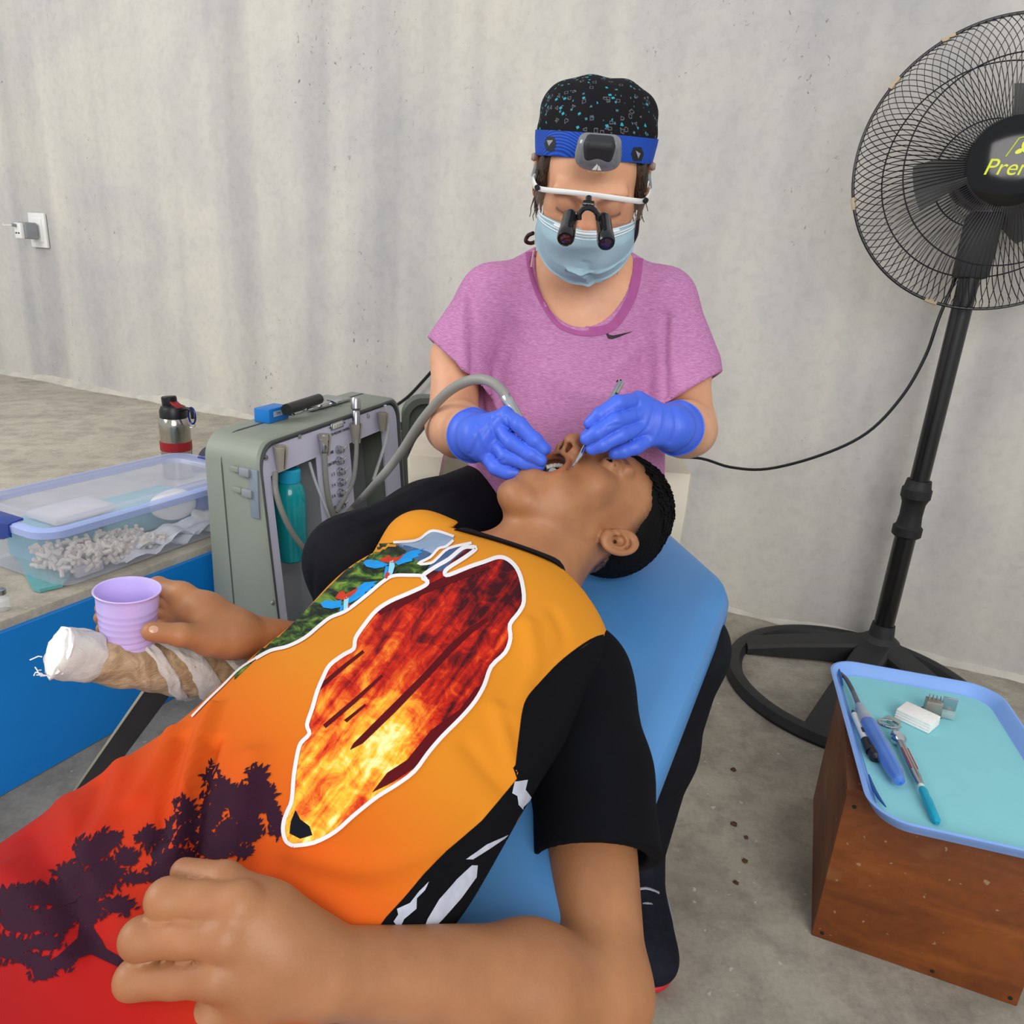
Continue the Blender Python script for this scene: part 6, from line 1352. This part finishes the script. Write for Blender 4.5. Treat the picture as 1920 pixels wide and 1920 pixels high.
for sg, xa in ((-1, at(806, 820, 1.40)[0]), (1, at(1243, 900, 1.46)[0])):
    bm = bmesh.new(); rows = []
    for y, z, wd, th in ((1.33, .40, .030, .012), (1.31, .50, .026, .011), (1.30, .60, .028, .011), (1.33, .655, .036, .011), (1.42, .665, .036, .010), (1.60, .66, .034, .010), (1.76, .64, .028, .010)):
        k = len(rows); nrm_ = (np.array([0, -1.0, 0]) if k < 2 else np.array([0, -.6, .8]) if k < 4 else Z); rows.append([bm.verts.new(np.array([xa, y, z])+XA*wd*a_+nrm_*th*b_) for a_, b_ in ((-1, 0), (-.85, 1), (.85, 1), (1, 0), (.7, -.4), (-.7, -.4))])
    for a, b in zip(rows, rows[1:]):
        for j in range(6): bm.faces.new((a[j], a[(j+1) % 6], b[(j+1) % 6], b[j]))
    bm.faces.new(rows[0][::-1]); bm.faces.new(rows[-1]); bobj('armrest', bm, M_pc, root)
# head lamp on its strap
root = empty('headlamp', dp(0, .10, .10), 'grey and black headlamp on a blue patterned strap around the printed cap', 'headlamp')
so = dp(0, .048, -.005); sn = DU-DF*.52; sn /= np.linalg.norm(sn); sx = DL; sy = np.cross(sn, sx); sy = sy if sy@DF > 0 else -sy
def strap_pt(a, h, off=.0015):
    d_ = (math.sin(a)*sx+math.cos(a)*sy); o_ = so+sn*h; hh = ct.ray_cast(Vector(o_+d_*.25), Vector(-d_)); return (np.array(hh[0]) if hh[0] else o_+d_*.09)+d_*off
t = NT('blue_strap_weave', 0.6); g = t.tc.outputs['Object']; wv = t.n('ShaderNodeTexWave', wave_type='BANDS', bands_direction='DIAGONAL'); t.l(g, wv.inputs[0]); wv.inputs['Scale'].default_value = 170; wv.inputs['Distortion'].default_value = 0
c = t.mix(t.ramp(wv.outputs[0], [(0.45, 0.0), (0.55, 1.0)]), '123a8c', '2456c8'); M_strap = t.col(c)
bm = bmesh.new(); rows = []; hs = (-.0165, -.0155, -.008, 0, .008, .0155, .0165)
for k in range(96):
    a = 2*PI*k/96; base_ = [strap_pt(a, h, .0022) for h in hs]; rr_ = [np.linalg.norm(np.cross(p-so, sn)) for p in base_]; r_m = max(rr_); d_ = math.sin(a)*sx+math.cos(a)*sy
    rows.append([bm.verts.new(so+sn*h+d_*(r_*.5+r_m*.5)) for h, r_ in zip(hs, rr_)])
for i in range(96):
    a, b = rows[i], rows[(i+1) % 96]
    for j in range(6): bm.faces.new((a[j], a[j+1], b[j+1], b[j]))
strap = bobj('strap', bm, M_strap, root); stt = bvh(strap)
M_badge = mat('black_badge', '15161d', 0.6); M_bm = mat('pale_badge_mark', '8d8f96', 0.6)
for (x0, y0, x1, y1), mk_ in (((1021, 256, 1043, 283), [(1026, 263), (1038, 263), (1030, 274)]), ((1183, 276, 1207, 302), [(1191, 282), (1200, 288), (1196, 297)])):
    hx = [((x0+x1)/2+(x1-x0)/2*a_, (y0+y1)/2+(y1-y0)/2*b_) for a_, b_ in ((-1, 0), (-.6, -1), (.6, -1), (1, 0), (.6, 1), (-.6, 1))]; decal('badge', [hx], stt, M_badge, strap, .001, 4); decal('badge_mark', [mk_], stt, M_bm, strap, .002, 3)
lc = dp(.004, .096, .098); lz = DF*.93-DU*.10; lz /= np.linalg.norm(lz); lx = DL-DL@lz*lz; lx /= np.linalg.norm(lx); ly = np.cross(lz, lx)
LB = Body(); LAx = (lx, ly, lz); LB.add(f_box(lc, (.029, .0215, .014), LAx, .012)); LB.ell(lc-ly*.004+lz*.004, (.029, .020, .016), LAx, .008)
LB.mesh('lamp_housing', lc-.06, lc+.06, .0016, mat('silver_grey_plastic', '7d8085', 0.25, 0.3, var=.05, coat=.4), root)
LB = Body(); LB.add(f_box(lc+ly*.008+lz*.007, (.021, .0155, .0125), LAx, .009)); LB.mesh('lamp_button', lc-.06, lc+.06, .0016, mat('black_rubber_button', '26272c', 0.6, bump=.1), root)
LB = Body(); LB.ell(lc-ly*.0175+lz*.002, (.020, .0085, .0125), LAx); LB.mesh('lamp_lens', lc-.06, lc+.06, .0014, mat('warm_reflector', 'e8d9a8', 0.08, 0.5, coat=.8), root)
for k in (-1, 0, 1): lathe('led', lc-ly*.0245+lz*.0065+lx*k*.009, -ly*.7+lz*.7, [(.0035, -.003), (.0032, .001), (.001, .002)], mat('warm_led', 'f8edc4', .1, emit=0), root, 12)
ll = lc-ly*.0095+lz*.0205
for tri in ([(-.006, -.0035), (-.0005, .005), (.0012, .0022), (-.0008, -.0035)], [(.0006, -.0035), (.002, .0035), (.006, -.0035)]): prism('lamp_emblem', [ll+lx*x+ly*y for x, y in tri], lz*.0008, M_white, root)
# magnifying glasses
root = empty('loupe_glasses', dp(0, .02, .12), 'white-framed magnifying loupe glasses with two black barrels worn over the face mask', 'glasses')
M_wf = mat('glossy_white_frame', 'efefee', .22, var=.02, coat=.5)
brow = smoothpath([at(1001, 330, 1.10), at(1001, 343, 1.07), at(1010, 353, 1.045), at(1030, 357, 1.015), at(1062, 360, .993), at(1105, 365, .985), at(1150, 371, .993), at(1186, 376, 1.012), at(1206, 377, 1.042), at(1217, 366, 1.07), at(1217, 352, 1.10)], 6)
bm = bmesh.new(); rings = []
for i, p in enumerate(brow):
    tg = brow[min(i+1, len(brow)-1)]-brow[max(i-1, 0)]; tg /= np.linalg.norm(tg); up_ = DU-DU@tg*tg; up_ /= np.linalg.norm(up_); ou = np.cross(tg, up_); e_ = abs(i/(len(brow)-1)-.5)*2; hh = .0038+.004*math.exp(-((e_-.80)/.10)**2); rings.append([bm.verts.new(p+up_*hh*math.cos(a_)+ou*.0022*math.sin(a_)) for a_ in np.linspace(0, 2*PI, 11)[:-1]])
for a, b in zip(rings, rings[1:]):
    for k in range(10): bm.faces.new((a[k], a[(k+1) % 10], b[(k+1) % 10], b[k]))
bm.faces.new(rings[0][::-1]); bm.faces.new(rings[-1]); bobj('brow_frame', bm, M_wf, root)
for sg in (-1, 1):
    tube('temple', [brow[0 if sg < 0 else -1], dp(sg*.0835, .016, .0), dp(sg*.083, .014, -.03), dp(sg*.080, .005, -.055)], [.0045, .0035, .003, .0025], M_grey, root, 8, 5)
    p = at(1009, 351, 1.036) if sg < 0 else at(1209, 375, 1.034); lathe('hinge_badge', p, DF*.75+DL*sg*.66, [(.0040, 0), (.0040, .0035), (.001, .0038)], M_blackm, root, 14)
    lathe('temple_tip', dp(sg*.087, .032, .006), DL*sg, [(.004, -.004), (.006, 0), (.004, .004)], mat('taupe_rubber', '9a8378', .6), root, 12)
bm = bmesh.new(); rows = []
for i in range(8):
    v = i/7; row = []
    for j in range(33):
        x = -1+2*j/32; drop = .030*(1-abs(x)**6*.55)-.022*math.exp(-(x/.16)**2); th_ = x*1.02; bq = brow[int(round(8+(len(brow)-17)*(x+1)/2))]; row.append(bm.verts.new(bq-DU*.92*drop*v*1.25-DF*.10*drop*v))
    rows.append(row)
for a, b in zip(rows, rows[1:]):
    for j in range(32): bm.faces.new((a[j], a[j+1], b[j+1], b[j]))
bobj('lens', bm, mat('clear_tinted_lens', 'b08a6a', .05, alpha=.20, var=.02, coat=.6), root)
M_lb = mat('black_anodised_barrel', '0b0a0d', .22, var=.15, coat=.4)
for (x0, y0, z0), (x1, y1, z1) in (((1070, 405, .972), (1060, 449, .945)), ((1131, 411, .972), (1137, 457, .945))):
    a, b = at(x0, y0, z0), at(x1, y1, z1); d_ = b-a; ln_0 = np.linalg.norm(d_)
    bl_ = lathe('loupe_barrel', a-d_*.12, d_, [(.001, 0), (.0075, .0005), (.0098, .005), (.0105, .011), (.0108, ln_0*.75), (.0116, ln_0*.80), (.0116, ln_0*1.06), (.0104, ln_0*1.12), (.0098, ln_0*1.10)], M_lb, root, 28)
    lathe('barrel_glass', a-d_*.12+d_/ln_0*(ln_0*1.085), d_, [(.0098, 0), (.006, .001), (.001, .0013)], mat('purple_coated_glass', '3a1a2c', .05, coat=1.0), bl_, 24)
br_ = at(1103, 384, .968); tube('loupe_hinge', [at(1104, 370, .972), br_], .0042, M_lb, root, 12); lathe('hinge_knob', br_-DL*.008, DL, [(.004, 0), (.0055, .001), (.0055, .015), (.004, .016)], M_lb, root, 16)
tube('loupe_bridge', [at(1074, 405, .968), at(1086, 400, .962), at(1094, 392, .960), br_+DF*.004, at(1114, 393, .960), at(1120, 402, .962), at(1130, 410, .968)], .0036, M_lb, root, 10, 5)
tube('nose_guard', [at(1086, 412, .964), at(1087, 400, .960), at(1096, 391, .957), at(1108, 391, .957), at(1119, 400, .960), at(1121, 412, .964)], .0034, M_lb, root, 10, 5)
tube('retaining_cord', [dp(.080, .004, .050), at(1197, 408, 1.07), at(1193, 440, 1.10), at(1182, 462, 1.15), at(1176, 466, 1.22)], .0028, mat('maroon_cord', '2a1118', .6), root, 8, 6)
tube('retaining_cord', [at(1000, 437, 1.18), at(990, 442, 1.19), at(986, 452, 1.19), at(996, 456, 1.20), at(1010, 450, 1.22)], .0032, mat('maroon_cord', '2a1118', .6), root, 8, 6)
for sg, (x0, y0, x1, y1) in ((-1, (1001, 470, 996, 500)), (1, (1165, 488, 1158, 515))):
    tube('cord', [at(x0, y0, 1.17), at(x1, y1, 1.19)], .0014, mat('cream_cord', 'd8c6b0', .6), root, 6)
# handpiece with its hose
root = empty('dental_handpiece', at(1010, 845, .985), 'steel dental drill handpiece with a thick grey hose held by a gloved hand', 'dental tool')
q0, q1, q2_, q3 = at(949, 745, 1.045), at(974, 787, 1.030), at(1013, 850, 1.012), mc_+mi*.010-mu*.008-HL*.004
M_satin = mat('satin_steel', 'c3c6c8', .25, .9, var=.06)
lathe('coupling', q0, q1-q0, [(.0075, -.004), (.0085, 0), (.0085, .010), (.0078, .012), (.0082, .022), (.0072, np.linalg.norm(q1-q0))], M_satin, root, 24)
lathe('handle', q1, q2_-q1, [(.0070, 0), (.0066, .02), (.0052, np.linalg.norm(q2_-q1)*.8), (.0045, np.linalg.norm(q2_-q1))], M_satin, root, 20)
tube('neck', [q2_, (q2_+q3)/2, q3], [.0045, .0042, .0040], M_chrome, root, 14)
lathe('head', q3-HF*.004, q3-q2_+mi*.02, [(.003, -.003), (.0040, -.002), (.0040, .006), (.002, .008)], M_chrome, root, 18)
tube('hose', [cpx(640, 975, -0.03), cpx(668, 945, -0.03), at(700, 912, 1.37), at(745, 858, 1.27), at(790, 790, 1.19), at(832, 742, 1.13), at(868, 718, 1.09), at(900, 711, 1.065), at(926, 719, 1.05), at(941, 733, 1.045), q0], .0078, M_hose, root, 14, 8)
# mouth mirror and second probe
root = empty('mouth_mirror', at(1080, 862, .985), 'slim steel mouth mirror held by the gloved hand over the nose and open mouth', 'dental tool')
b0_, b1_ = at(1162, 716, 1.045), at(1094, 842, 1.000); tube('handle', [b0_, b1_], .0030, M_steel, root, 12)
tube('handle', [at(1167, 717, 1.045), at(1156, 738, 1.038)], .0030, M_steel, root, 12)
mh = mc_+mi*.015-HL*.003+mu*.004
tube('shank', [b1_, at(1088, 854, .992), at(1078, 868, .990), at(1068, 877, .996), mh], [.0030, .0026, .0016, .0014, .0013], M_chrome, root, 10, 5)
lathe('mirror_disc', mh-np.array([0, 0, .001]), ray(1065, 885)*-1+np.array([.2, 0, .6]), [(.001, 0), (.0070, 0), (.0078, .001), (.0070, .0022), (.001, .0022)], M_steel, root, 24)
# black cable hanging on the wall behind the case lid
o = tube('power_lead', [onp(815, 690, rm(0, WALLW-.03, 0), W), onp(790, 718, rm(0, WALLW-.03, 0), W), onp(765, 744, rm(0, WALLW-.03, 0), W), onp(735, 766, rm(0, WALLW-.03, 0), W), onp(690, 800, rm(0, WALLW-.03, 0), W)], .006, M_black, None, 8, 5)
tag(o, 'thick black lead slanting down the wall behind the open case lid', 'cable')
